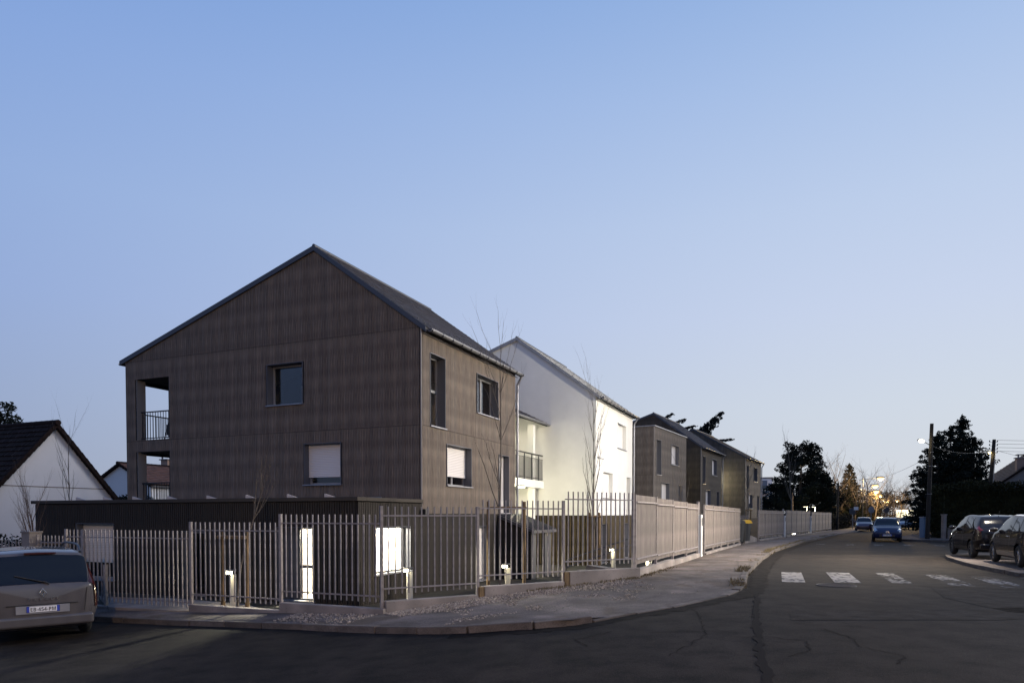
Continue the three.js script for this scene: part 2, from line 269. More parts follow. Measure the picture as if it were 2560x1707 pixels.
// tar seams and cracks
ribbon([[5.2, 14.7], [4.7, 13.2], [4.1, 11.6], [3.6, 10.15], [2.9, 8.0], [2.3, 6.0]], 0.1, 0.006, 'tar_seam', M.tar, 0.05, 3);
ribbon([[5.05, 15.1], [5.9, 17.6], [7.6, 21.8]], 0.07, 0.006, 'tar_seam', M.tar, 0.05, 4);
ribbon([[3.2, 12.2], [3.0, 10.9], [2.7, 9.6], [1.9, 8.3]], 0.017, 0.006, 'road_crack', M.tar, 0.07, 5);
ribbon([[2.95, 9.4], [3.45, 9.3], [3.8, 8.9], [3.6, 8.3], [3.2, 8.0]], 0.017, 0.006, 'road_crack', M.tar, 0.07, 6);
ribbon([[4.4, 9.9], [4.5, 9.0], [4.3, 8.5], [4.5, 7.9], [4.2, 7.5]], 0.017, 0.006, 'road_crack', M.tar, 0.07, 7);
ribbon([[2.0, 9.95], [3.2, 9.85]], 0.02, 0.006, 'road_crack', M.tar, 0.06, 8);
ribbon([[1.5, 10.2], [0.9, 9.7], [1.0, 9.2]], 0.02, 0.006, 'road_crack', M.tar, 0.07, 9);
ribbon([[9.2, 15.6], [11.5, 14.6], [14, 14.2]], 0.05, 0.006, 'tar_seam', M.tar, 0.05, 10);
ribbon([[9.0, 25.2], [14.5, 27.2], [20, 30]], 0.06, 0.006, 'tar_seam', M.tar, 0.06, 11);
ribbon([[12, 32], [17, 27.5], [20, 24.5]], 0.06, 0.006, 'tar_seam', M.tar, 0.1, 12);
ribbon([[15, 36], [17.2, 30.5], [18, 28.6]], 0.05, 0.006, 'tar_seam', M.tar, 0.1, 13);
ribbon([[9.8, 26.8], [15, 29.8], [22, 33]], 0.05, 0.006, 'tar_seam', M.tar, 0.05, 14);
// cracks and patch edges in the pavement, dark gutter along the kerb
[[[2.2, 13.0], [3.1, 14.2], [3.4, 15.4], [4.2, 16.2]], [[0.6, 12.2], [1.4, 13.6], [2.6, 14.6], [3.0, 15.6]], [[4.2, 16.2], [5.2, 17.6], [6.2, 19.6]], [[-0.8, 12.2], [0.2, 13.4], [1.6, 14.9]], [[5.6, 20.2], [6.6, 20.0], [7.0, 21.4], [7.6, 23.4]], [[7.2, 24.6], [8.2, 25.2], [9.2, 27.4]], [[3.5, 13.9], [3.9, 14.5], [4.6, 15.0]], [[-2.6, 12.9], [-1.2, 13.3], [0.4, 14.8]]].forEach((p, i) => ribbon(p, 0.022, 0.006, 'pavement_crack', mat(0.06, 0.05, 0.042, 0.95), 0.09, 40 + i, pavement, paveY));
{
  const off = []; for (let i = 8; i < 20; i++) { const a = KERB[i - 1], b = KERB[i + 1], l = Math.hypot(b[0] - a[0], b[1] - a[1]), o = i < 13 ? 0.2 : 0.34; off.push([KERB[i][0] + (b[1] - a[1]) / l * o, KERB[i][1] - (b[0] - a[0]) / l * o]); }
  ribbon(off, 0.36, 0.005, 'gutter_strip', mat(0.026, 0.022, 0.020, 0.95, { map: rep(T.asphalt, 0.7), specularIntensity: 0.2 }), 0.05, 60);
}
{ // dry weeds rooted along the kerb and the foot of the wall
  const r = rng(123), pos = [], nor = [], tuft = (x, f, y, h) => { const a = r() * 6.283, w = 0.006 + 0.008 * r(), lx = (r() - 0.5) * h * 0.9, lz = (r() - 0.5) * h * 0.9, cx = Math.cos(a) * w, cz = Math.sin(a) * w; pos.push(x - cx, y, -f - cz, x + cx, y, -f + cz, x + lx, y + h, -f + lz); const n = V(2 * cx, 0, 2 * cz).cross(V(lx + cx, h, lz + cz)).normalize(); for (let k = 0; k < 3; k++) nor.push(n.x, n.y, n.z); };
  for (let i = 14; i < 19; i++) for (let k = 0; k < 900; k++) { const t = r(), x = lerp(KERB[i][0], KERB[i + 1][0], t), f = lerp(KERB[i][1], KERB[i + 1][1], t); if (fbm(x * 1.1, f * 1.1, 171, 3) < 0.47) continue; const ox = (r() - 0.7) * 0.35; tuft(x + ox, f - ox * 0.4, ox < 0.06 ? paveY(x + Math.min(ox, -0.02), f - ox * 0.4) : roadY(x, f), 0.03 + 0.09 * r()); }
  for (let k = 0; k < 2200; k++) { const j = 7 + Math.floor(r() * 6), t = r(), A = FENCE[j], B = FENCE[j + 1], x = lerp(A[0], B[0], t), f = lerp(A[1], B[1], t), l = Math.hypot(B[0] - A[0], B[1] - A[1]), o = 0.12 + 0.3 * r() * r(), X = x + (B[1] - A[1]) / l * o, F = f - (B[0] - A[0]) / l * o; if (fbm(X, F, 175, 3) < 0.5) continue; tuft(X, F, paveY(X, F), 0.02 + 0.06 * r()); }
  const g = structure('weeds', rawGeo(pos, nor), mat(0.12, 0.095, 0.05, 0.95)); g.userData = { kind: 'stuff', label: 'dry weeds along the kerb and the foot of the low wall', category: 'weeds' };
}
// patches of newer and older asphalt
function roadPatch(pts, k, i) {
  const sh = new THREE.Shape(pts.map(p => new THREE.Vector2(p[0], p[1]))), g0 = new THREE.ShapeGeometry(sh), p = g0.attributes.position; let tri = []; const ix = g0.index.array;
  for (let q = 0; q < ix.length; q += 3) tri.push([0, 1, 2].map(e => [p.getX(ix[q + e]), p.getY(ix[q + e])]));
  for (let n = 0; n < 4; n++) tri = tri.flatMap(([a, b, c]) => { const m = (u, v) => [(u[0] + v[0]) / 2, (u[1] + v[1]) / 2], ab = m(a, b), bc = m(b, c), ca = m(c, a); return [[a, ab, ca], [ab, b, bc], [ca, bc, c], [ab, bc, ca]]; });
  const pos = tri.flat().flatMap(([x, f]) => [x, roadY(x, f) + 0.0045, -f]);
  mesh(road, 'asphalt_patch', rawGeo(upward(pos), new Array(pos.length / 3).fill([0, 1, 0]).flat()), mat(0.040 * k, 0.0345 * k, 0.031 * k, 0.92, { map: rep(T.asphalt, 0.55), bumpMap: rep(T.asphaltBump, 0.9), bumpScale: 0.008, specularIntensity: 0.3 }));
}
roadPatch([[9.3, 15.3], [11.2, 14.2], [13.2, 13.5], [12.6, 10], [11.5, 7.5], [9.6, 9.8], [8.2, 11.4], [8.4, 13.4]], 1.25, 0);
roadPatch([[4.6, 11.4], [9.2, 12.0], [9.6, 11.2], [7.4, 10.5], [4.3, 10.6]], 1.4, 1);
roadPatch([[12, 30.8], [17, 30.2], [19.5, 28.8], [19, 27.9], [15, 28.2], [11.2, 29]], 0.7, 2);
roadPatch([[-3, 7.5], [1.2, 7.0], [1.6, 5.6], [-3.4, 5.2]], 0.75, 3);
// worn zebra crossings
function stripeMark(X, F, len, wid, ang, k, m = M.paint) {
  const s = Math.sin(ang), c = Math.cos(ang), o = [0, 0], pos = [], uv = [], n = 6, y = (x, f) => roadY(x, f) + 0.007;
  const pt = (a, b) => { const x = X + s * a + c * b, f = F + c * a - s * b; return [x, y(x, f), -f]; };
  for (let i = 0; i < n; i++) { const a0 = len * i / n, a1 = len * (i + 1) / n; const q = [pt(a0, 0), pt(a1, 0), pt(a1, wid), pt(a0, wid)]; const w = [[a0 + k, 0], [a1 + k, 0], [a1 + k, wid], [a0 + k, wid]]; for (const e of [0, 2, 1, 0, 3, 2]) { pos.push(...q[e]); uv.push(w[e][0] * 0.4 + k * 0.37, w[e][1] * 0.4 + k * 0.53); } }
  const g = rawGeo(pos, new Array(pos.length / 3).fill([0, 1, 0]).flat()); g.setAttribute('uv', new THREE.Float32BufferAttribute(uv, 2));
  mesh(road, 'crossing_stripe', g, m, { keepUV: true });
}
[[6.48, 16.56, 0.52], [7.69, 16.45, 0.58], [8.98, 16.3, 0.44], [10.0, 15.72, 0.5], [10.86, 15.2, 0.5], [11.9, 14.8, 0.5]].forEach(([x, f, w], i) => stripeMark(x, f, 3.1, w, R(21), i * 1.7 + 0.3, i < 2 ? M.paint : M.paintWorn));
for (let i = 0; i < 5; i++) stripeMark(16.9 + i * 1.45, 38.4 - i * 0.35, 1.2, 0.45, R(24), i * 2.1 + 11, M.paintWorn);
// ---------------------------------------------------------------- houses
// A wall is drawn in its own plane (x along the wall, y up, z outwards) and then placed by a matrix.
function wallGeo(outline, holes, t) {
  const s = new THREE.Shape(outline.map(p => new THREE.Vector2(...p)));
  for (const [a, b, c, d] of holes) s.holes.push(new THREE.Path([[a, b], [c, b], [c, d], [a, d]].map(p => new THREE.Vector2(...p))));
  const g = new THREE.ExtrudeGeometry(s, { depth: t, bevelEnabled: false }); g.translate(0, 0, -t); return g;
}
function battenGeo(x0, x1, low, high, holes, joints, seed, base, o = {}) {
  const r = rng(seed), pitch = o.pitch ?? 0.058, wid = o.wid ?? 0.043, z0 = 0.004, z1 = o.depth ?? 0.026, pos = [], nor = [], col = [];
  const n = Math.floor((x1 - x0) / pitch), off = (x1 - x0 - n * pitch) / 2; let drift = 1;
  for (let i = 0; i < n; i++) {
    const a = x0 + off + i * pitch + (pitch - wid) / 2 + (r() - 0.5) * 0.004, b = a + wid, m = (a + b) / 2;
    if (i % 5 === 0) drift = 0.965 + r() * 0.07;
    let iv = [[low(m), Math.min(high(a), high(b))]];
    for (const [ha, hb, hc, hd] of holes) if (b > ha - 0.015 && a < hc + 0.015) iv = iv.flatMap(([p, q]) => [[p, Math.min(q, hb)], [Math.max(p, hd), q]]).filter(([p, q]) => q - p > 0.01);
    for (const j of joints) iv = iv.flatMap(([p, q]) => p < j && q > j ? [[p, j - 0.006], [j + 0.006, q]] : [[p, q]]);
    for (const [p, q] of iv) {
      const k = drift * (0.93 + r() * 0.14), w = (r() - 0.5) * 0.07, c = [base[0] * k * (1 + w), base[1] * k, base[2] * k * (1 - w)];
      const face = (A, B, C, D, N) => { for (const v of [A, B, C, A, C, D]) { pos.push(...v); nor.push(...N); col.push(...c); } };
      face([a, p, z1], [b, p, z1], [b, q, z1], [a, q, z1], [0, 0, 1]);
      face([a, p, z0], [a, p, z1], [a, q, z1], [a, q, z0], [-1, 0, 0]);
      face([b, p, z1], [b, p, z0], [b, q, z0], [b, q, z1], [1, 0, 0]);
      face([a, q, z1], [b, q, z1], [b, q, z0], [a, q, z0], [0, 1, 0]);
      face([a, p, z0], [b, p, z0], [b, p, z1], [a, p, z1], [0, -1, 0]);
    }
  }
  return rawGeo(pos, nor, col);
}
const M_BATTEN = mat(1, 1, 1, 0.85, { map: rep(T.wood, 0.9), vertexColors: true });
function windowUnit(parent, hole, mtx, o = {}) {
  const [a, b, c, d] = hole, w = group(parent, 'window'), rec = o.recess ?? 0.24, P = l => merge(l).applyMatrix4(mtx), out = o.proud ?? 0.04;
  if (!o.noLining) mesh(w, 'lining', P([box(a - 0.004, a + 0.014, b, d, -0.29, out), box(c - 0.014, c + 0.004, b, d, -0.29, out), box(a, c, d - 0.014, d + 0.004, -0.29, out)]), o.lining ?? M.reveal);
  mesh(w, 'sill', P([rbox(a - 0.03, c + 0.03, b - 0.03, b + 0.012, -0.29, out + 0.045, 0.006)]), o.sillMat ?? M.zinc);
  const f = o.frameW ?? 0.055, z0 = -rec - 0.05, z1 = -rec, A = a + 0.014, C = c - 0.014, B = b + 0.012, D = d - 0.014, fr = [box(A, A + f, B, D, z0, z1), box(C - f, C, B, D, z0, z1), box(A + f, C - f, B, B + f, z0, z1), box(A + f, C - f, D - f, D, z0, z1)];
  for (const m of o.mullions ?? []) fr.push(box(m - 0.04, m + 0.04, B + f, D - f, z0, z1));
  for (const m of o.transoms ?? []) fr.push(box(A + f, C - f, m - 0.04, m + 0.04, z0, z1));
  mesh(w, 'frame', P(fr), o.frameMat ?? M.frame);
  mesh(w, 'pane', P([box(A + f, C - f, B + f, D - f, z0 + 0.018, z0 + 0.026)]), M.glass);
  if (o.shutter) {
    const sh = new THREE.Shape(), y1 = D, y0 = lerp(D, B, o.shutter), n = Math.max(2, Math.round((y1 - y0) / 0.05)), h = (y1 - y0) / n;
    sh.moveTo(-0.012, y0); for (let i = 0; i < n; i++) { const y = y0 + i * h; sh.lineTo(0.0, y + h * 0.04); sh.lineTo(0.008, y + h * 0.3); sh.lineTo(0.008, y + h * 0.66); sh.lineTo(0.0, y + h * 0.96); } sh.lineTo(-0.012, y1); sh.closePath();
    const g = new THREE.ExtrudeGeometry(sh, { depth: C - A, bevelEnabled: false }); g.rotateY(-Math.PI / 2); g.translate(C, 0, 0); // profile x -> z
    g.applyMatrix4(new THREE.Matrix4().makeTranslation(0, 0, 0));
    const q = g.clone(); const p = q.attributes.position; for (let i = 0; i < p.count; i++) p.setZ(i, p.getZ(i) + z1 + 0.05); q.computeVertexNormals();
    mesh(w, 'shutter', P([q, box(A, C, y0 - 0.035, y0, z1 + 0.03, z1 + 0.062)]), o.shutterMat ?? M.shutter);
  }
  return w;
}
// planes in house axes: street wall faces +z, gable faces -x
const STREET = new THREE.Matrix4();
const gableM = W => new THREE.Matrix4().makeBasis(V(0, 0, 1), V(0, 1, 0), V(-1, 0, 0)).setPosition(0, 0, -W);
const leftM = (W, L) => new THREE.Matrix4().makeBasis(V(-1, 0, 0), V(0, 1, 0), V(0, 0, -1)).setPosition(L, 0, -W);
const rearM = L => new THREE.Matrix4().makeBasis(V(0, 0, -1), V(0, 1, 0), V(1, 0, 0)).setPosition(L, 0, 0);
function tileSlope(z0, y0, z1, y1, x0, x1, course, seed, o = {}) {
  // courses of flat tiles from the eave (z0,y0) to the ridge (z1,y1)
  const r = rng(seed), pos = [], col = [], dz = z1 - z0, dy = y1 - y0, l = Math.hypot(dz, dy), n = Math.max(1, Math.round(l / course)), up = [-dy / l * Math.sign(dz) * -1, 0];
  const nz = -dy / l * Math.sign(dz), ny = Math.abs(dz) / l, lift = o.lift ?? 0.022, tw = o.tile ?? 0.34;
  for (let i = 0; i < n; i++) {
    const a = i / n, b = (i + 1.06) / n, za = z0 + dz * a, ya = y0 + dy * a, zb = z0 + dz * Math.min(1, b), yb = y0 + dy * Math.min(1, b);
    const m = Math.max(1, Math.round((x1 - x0) / tw)), sh = i % 2 ? 0.5 : 0;
    for (let k = -1; k < m; k++) {
      const xa = Math.max(x0, x0 + (k + sh) * tw), xb = Math.min(x1, x0 + (k + 1 + sh) * tw - 0.006); if (xb - xa < 0.02) continue;
      const lf = lift * (0.8 + 0.4 * r()), A = [xa, ya + ny * lf, za + nz * lf], B = [xb, ya + ny * lf, za + nz * lf], C = [xb, yb + ny * 0.004, zb + nz * 0.004], D = [xa, yb + ny * 0.004, zb + nz * 0.004], A2 = [xa, ya, za], B2 = [xb, ya, za];
      const c = 0.75 + 0.5 * r(), cc = [c, c * (0.97 + 0.06 * r()), c];
      for (const v of [A, B, C, A, C, D, A2, B2, B, A2, B, A]) { pos.push(...v); col.push(...cc); }
    }
  }
  return rawGeo(pos, null, col);
}
function gutter(x0, x1, y, z) { // half round, along x
  const s = new THREE.Shape(); s.absarc(0, 0, 0.075, Math.PI, 2 * Math.PI, false); s.lineTo(0.066, 0); s.absarc(0, 0, 0.066, 2 * Math.PI, Math.PI, true); s.closePath();
  const g = new THREE.ExtrudeGeometry(s, { depth: x1 - x0, bevelEnabled: false, curveSegments: 8 }); g.rotateY(Math.PI / 2); g.translate(x0, y, z); return g;
}
const WOOD_BROWN = [0.085, 0.068, 0.055], WOOD_GREY = [0.295, 0.252, 0.222];
function house(o) {
  const { C, th, L = 6.9, W = 11.9, sr = 3.67, he = 6.92, hr = 9.6, yb = -0.75, base = 1.65, dy = 0, joints = [4.17, 6.92], seed = 1, plaster = false } = o;
  const h = thing('apartment_house', o.label, 'house', C[0], C[1], yb + dy, Math.PI / 2 - th, 'row of gabled apartment houses');
  const y = v => v - yb, G = gableM(W), hs = holes => holes.map(([a, b, c, d]) => [a, y(b), c, y(d)]);
  const sHoles = hs(o.street ?? []), gHoles = hs(o.gable ?? []), lHoles = hs(o.leftHoles ?? []), bHoles = hs(o.baseHoles ?? []);
  const gTop = x => { const s = W - x; return y(s < sr ? he + (hr - he) * s / sr : he + (hr - he) * (W - s) / (W - sr)); };
  const flat = o.flat, topG = flat ? () => y(he) : gTop, wm = plaster ? M.plaster : M.membrane, t = 0.28, up = y(base);
  // walls
  const gOut = flat ? [[t, up], [W - 0, up], [W, y(he)], [t, y(he)]] : [[0, up], [W, up], [W, y(he)], [W - sr, y(hr)], [0, y(he)]];
  mesh(h, 'gable_wall', onPlane(wallGeo(gOut, gHoles, t), G), wm);
  mesh(h, 'street_wall', wallGeo([[t, up], [L, up], [L, y(he)], [t, y(he)]], sHoles, t), wm);
  mesh(h, 'rear_gable_wall', onPlane(wallGeo(flat ? [[t, up], [W, up], [W, y(he)], [t, y(he)]] : [[t, up], [W, up], [W, y(he)], [sr, y(hr)], [t, y(he)]], [], t), rearM(L)), wm);
  mesh(h, 'garden_wall', onPlane(wallGeo([[t, up], [L - t, up], [L - t, y(he)], [t, y(he)]], lHoles, t), leftM(W, L)), wm);
  // ground floor
  const bg = o.baseGable !== false, inset = 0.0;
  mesh(h, 'base_wall', [wallGeo([[0.001, 0], [L, 0], [L, up], [0.001, up]], bHoles, t), onPlane(wallGeo([[0, 0], [W - t, 0], [W - t, up], [0, up]], hs(o.baseGableHoles ?? []), t), G), onPlane(wallGeo([[t, 0], [W, 0], [W, up], [t, up]], [], t), rearM(L)), onPlane(wallGeo([[t, 0], [L - t, 0], [L - t, up], [t, up]], [], t), leftM(W, L))], M.membrane);
  mesh(h, 'floor_slab', [box(t, L - t, up - 0.1, up, -W + t, -t), box(t, L - t, y(4.0), y(4.1), -W + t, -t)], M.membrane);
  if (!flat) mesh(h, 'inner_partition', [box(4.9, L - 0.4, y(1.66), y(4.0), -W + 3.6, -3.2), box(4.9, L - 0.4, y(4.1), y(6.7), -W + 3.6, -3.2)], M.interior); else mesh(h, 'inner_partition', [box(1.4, L - 0.4, y(1.66), y(4.0), -W + 1.2, -2.0), box(1.4, L - 0.4, y(4.1), y(6.6), -W + 1.2, -2.0)], M.interior);
  const bc = o.baseColour ?? WOOD_BROWN, bp = o.baseBatten ?? { pitch: 0.075, wid: 0.048, depth: 0.04 };
  mesh(h, 'ground_floor_cladding', battenGeo(0, L, () => 0.1, () => up - 0.02, bHoles, [], seed + 3, bc, bp), M_BATTEN, { kind: 'stuff' });
  if (bg) mesh(h, 'ground_floor_cladding', onPlane(battenGeo(0, W, () => 0.1, () => up - 0.02, hs(o.baseGableHoles ?? []), [], seed + 4, bc, bp), G), M_BATTEN, { kind: 'stuff' });
  if (!plaster) {
    mesh(h, 'street_cladding', battenGeo(0.02, L, () => up, () => y(he) - 0.02, sHoles, joints.map(y), seed + 1, o.woodColour ?? WOOD_GREY), M_BATTEN, { kind: 'stuff' });
    mesh(h, 'gable_cladding', onPlane(battenGeo(0, W - 0.02, () => up, x => topG(x) - 0.01, gHoles, joints.map(y), seed + 2, o.woodColour ?? WOOD_GREY), G), M_BATTEN, { kind: 'stuff' });
    mesh(h, 'corner_trim', [box(-0.03, 0.0, up, y(he) - 0.02, -0.012, 0.032)], mat(0.25, 0.225, 0.205, 0.8));
    mesh(h, 'garden_cladding', onPlane(battenGeo(0, L, () => up, () => y(he) - 0.02, lHoles, joints.map(y), seed + 5, o.woodColour ?? WOOD_GREY), leftM(W, L)), M_BATTEN, { kind: 'stuff' });
  }
  // windows
  (o.street ?? []).forEach((q, i) => windowUnit(h, sHoles[i], STREET, { ...(o.win ?? {}), ...(o.streetWin?.[i] ?? {}) }));
  (o.gable ?? []).forEach((q, i) => { const e = o.gableWin?.[i]; if (e) windowUnit(h, gHoles[i], G, { ...(o.win ?? {}), ...e }); });
  (o.baseHoles ?? []).forEach((q, i) => { const e = o.baseWin?.[i]; if (e) windowUnit(h, bHoles[i], STREET, e); });
  // roof
  if (!flat) {
    const ov = 0.2, k1 = (hr - he) / sr, k2 = (hr - he) / (W - sr), th2 = 0.10, x0 = -0.05, x1 = L + 0.07;
    const rf = group(h, 'roof');
    const cut = [[ov, y(he) - k1 * ov], [-sr, y(hr)], [-W - ov, y(he) - k2 * ov]];     // (z, y) underside
    const sh = new THREE.Shape([...cut, [-W - ov, cut[2][1] + th2], [-sr, y(hr) + th2], [ov, cut[0][1] + th2]].map(p => new THREE.Vector2(-p[0], p[1])));
    const g = new THREE.ExtrudeGeometry(sh, { depth: x1 - x0, bevelEnabled: false }); g.rotateY(Math.PI / 2); g.translate(x0, 0, 0);
    mesh(rf, 'deck', g, M.darkMetal);
    mesh(rf, 'tiles', [tileSlope(ov + 0.03, cut[0][1] + th2 + 0.005, -sr, y(hr) + th2 + 0.02, x0 + 0.02, x1 - 0.02, 0.2, seed + 7), tileSlope(-W - ov - 0.03, cut[2][1] + th2 + 0.005, -sr, y(hr) + th2 + 0.02, x0 + 0.02, x1 - 0.02, 0.2, seed + 8)], o.tile ?? M.roofTile, { kind: 'stuff' });
    // verge flashings, standing a little above the tiles
    const vg = []; for (const x of [x0, x1]) for (const [zA, yA, zB, yB] of [[ov, cut[0][1], -sr, y(hr)], [-W - ov, cut[2][1], -sr, y(hr)]]) { const s = new THREE.Shape([[-zA, yA - 0.02], [-zB, yB - 0.02], [-zB, yB + th2 + 0.035], [-zA, yA + th2 + 0.035]].map(p => new THREE.Vector2(...p))); const q = new THREE.ExtrudeGeometry(s, { depth: 0.03, bevelEnabled: false }); q.rotateY(Math.PI / 2); q.translate(x === x0 ? x - 0.032 : x + 0.002, 0, 0); vg.push(q); }
    mesh(rf, 'verge_flashing', vg, o.vergeMat ?? M.darkMetal);
    const rc = new THREE.CylinderGeometry(0.06, 0.06, x1 - x0 + 0.06, 8, 1); rc.rotateZ(Math.PI / 2); rc.translate((x0 + x1) / 2, y(hr) + th2 + 0.02, -sr); mesh(rf, 'ridge_cap', [rc], M.darkMetal);
    const hk = []; for (let x = x0 + 0.25; x < x1; x += 0.33) { for (const q of [0.18, 0.5]) { const z = ov - q, yy = cut[0][1] + th2 + k1 * (ov - z) + 0.03; hk.push(box(x - 0.012 + (q > 0.3 ? 0.16 : 0), x + 0.012 + (q > 0.3 ? 0.16 : 0), yy, yy + 0.05, z - 0.03, z)); } }
    mesh(rf, 'snow_hooks', hk, M.blackMetal, { kind: 'stuff' });
    mesh(rf, 'soffit', [box(x0, x1, y(he) - 0.16, y(he) - k1 * ov - 0.02, 0.048, 0.105)], o.soffitMat ?? M.frame);
    const gy = cut[0][1] + th2 - 0.02, gz = ov + 0.085; mesh(rf, 'gutter', [gutter(x0 + 0.05, x1 + 0.02, gy, gz)], M.zinc);
    const br = []; for (let x = x0 + 0.1; x < x1; x += 0.62) br.push(box(x, x + 0.02, gy - 0.085, gy + 0.012, gz - 0.08, gz + 0.084)); mesh(rf, 'gutter_brackets', br, M.darkMetal, { kind: 'stuff' });
    mesh(rf, 'gutter', [gutter(x0 + 0.05, x1 + 0.02, cut[2][1] + th2 - 0.02, -W - ov - 0.085)], M.zinc);
    // downpipe at the far street corner
    mesh(h, 'downpipe', [rod(V(L + 0.02, gy - 0.06, gz), V(L + 0.03, gy - 0.38, 0.09), 0.045), rod(V(L + 0.03, gy - 0.36, 0.09), V(L + 0.03, 0.05, 0.09), 0.045)], M.zinc);
  } else {
    const rf = group(h, 'roof');
    mesh(rf, 'deck', [box(t, L - t, y(he) - 0.35, y(he) - 0.15, -W + t, -t)], M.darkMetal);
    mesh(rf, 'parapet_cap', [box(-0.06, L + 0.06, y(he) + 0.002, y(he) + 0.06, -0.3, 0.07), box(-0.06, 0.3, y(he) + 0.002, y(he) + 0.06, -W, -0.3), box(L - 0.3, L + 0.06, y(he) + 0.002, y(he) + 0.06, -W, -0.3), box(0.3, L - 0.3, y(he) + 0.002, y(he) + 0.06, -W, -W + 0.3)], M.zinc);
  }
  return h;
}
const WINDOWS = [[0.47, 4.2, 1.38, 6.31], [3.58, 5.0, 5.3, 6.3], [1.47, 2.51, 3.16, 3.77], [5.38, 1.68, 6.27, 3.76]];
const TH1 = 0.4, C1 = [-2.5788, 19.7362], W1 = 11.9;
const fromS = (s0, s1, b, d, W = W1) => [W - s1, b, W - s0, d];
const main = house({ C: C1, th: TH1, label: 'large dark batten-clad gabled house on the corner behind the bar fence', seed: 11,
  street: WINDOWS, streetWin: [{ transoms: [5.3 + 0.75] }, { mullions: [4.44] }, { shutter: 0.74, mullions: [2.3] }, { shutter: 1 }],
  gable: [fromS(9.85, 11.36, 4.2, 6.29), fromS(9.85, 11.36, 1.7, 3.79), fromS(4.16, 5.56, 5.03, 6.31), fromS(2.76, 4.13, 2.53, 3.79)], gableWin: [null, null, {}, { shutter: 0.79 }],
  leftHoles: [[3.7, 4.2, 6.55, 6.25], [3.7, 1.7, 6.55, 3.75]],
  baseGable: false, baseHoles: [[3.5, -0.6, 4.45, 1.25]], baseWin: [{ shutter: 0.97 }], baseColour: [0.038, 0.030, 0.024] });
{ // loggia at the garden corner: inner walls, ceilings, railings
  const y = v => v + 0.75, lg = group(main, 'loggia');
  const zA = -W1 + 0.28, zB = -9.85;
  mesh(lg, 'inner_wall', [box(0.29, 3.3, y(1.66), y(6.6), zB - 0.0, zB + 0.12), box(3.3, 3.42, y(1.66), y(6.6), zA, zB)], M.membrane);
  mesh(lg, 'ceiling', [box(0.29, 3.3, y(6.3), y(6.45), zA, zB)], M.membrane); mesh(lg, 'ceiling', [box(0.29, 3.3, y(3.8), y(4.15), zA, zB)], M.membrane);
  const pl = []; for (const [b, d] of [[4.2, 6.29], [1.7, 3.79]]) pl.push(box(0.0, 0.35, y(b), y(d), -11.375, -11.355));
  mesh(lg, 'pillar_lining', pl, M.frame);
  for (const f of [4.18, 1.72]) {
    const rl = group(main, 'railing');
    mesh(rl, 'handrail', [box(0.14, 0.18, y(f + 0.98), y(f + 1.02), -11.34, -9.87), box(0.14, 0.18, y(f + 0.08), y(f + 0.11), -11.34, -9.87), box(0.36, 3.2, y(f + 0.98), y(f + 1.02), -11.72, -11.68), box(0.36, 3.2, y(f + 0.08), y(f + 0.11), -11.72, -11.68)], M.blackMetal);
    for (let i = 0; i < 12; i++) mesh(rl, 'bar', [box(0.152, 0.168, y(f + 0.11), y(f + 0.98), -11.3 + i * 0.125, -11.284 + i * 0.125)], M.blackMetal);
    for (let i = 0; i < 22; i++) mesh(rl, 'bar', [box(0.42 + i * 0.125, 0.436 + i * 0.125, y(f + 0.11), y(f + 0.98), -11.708, -11.692)], M.blackMetal);
  }
  // something stood on the upper loggia
  const ch = thing('folding_chair', 'folded chair leaning on the upper loggia railing of the dark house', 'chair', 0, 0, 0);
  ch.position.copy(main.position); ch.rotation.copy(main.rotation); ch.position.y = 4.15;
  ch.position.add(V(0.55, 0, -10.35).applyAxisAngle(V(0, 1, 0), main.rotation.y));
  mesh(ch, 'frame', [rod(V(-0.18, 0, -0.2), V(0.1, 0.85, -0.2), 0.015), rod(V(-0.18, 0, 0.2), V(0.1, 0.85, 0.2), 0.015), rod(V(0.1, 0.85, -0.2), V(0.1, 0.85, 0.2), 0.015)], M.blackMetal);
  mesh(ch, 'seat', [box(-0.06, 0.0, 0.25, 0.62, -0.18, 0.18)], M.blackMetal);
}
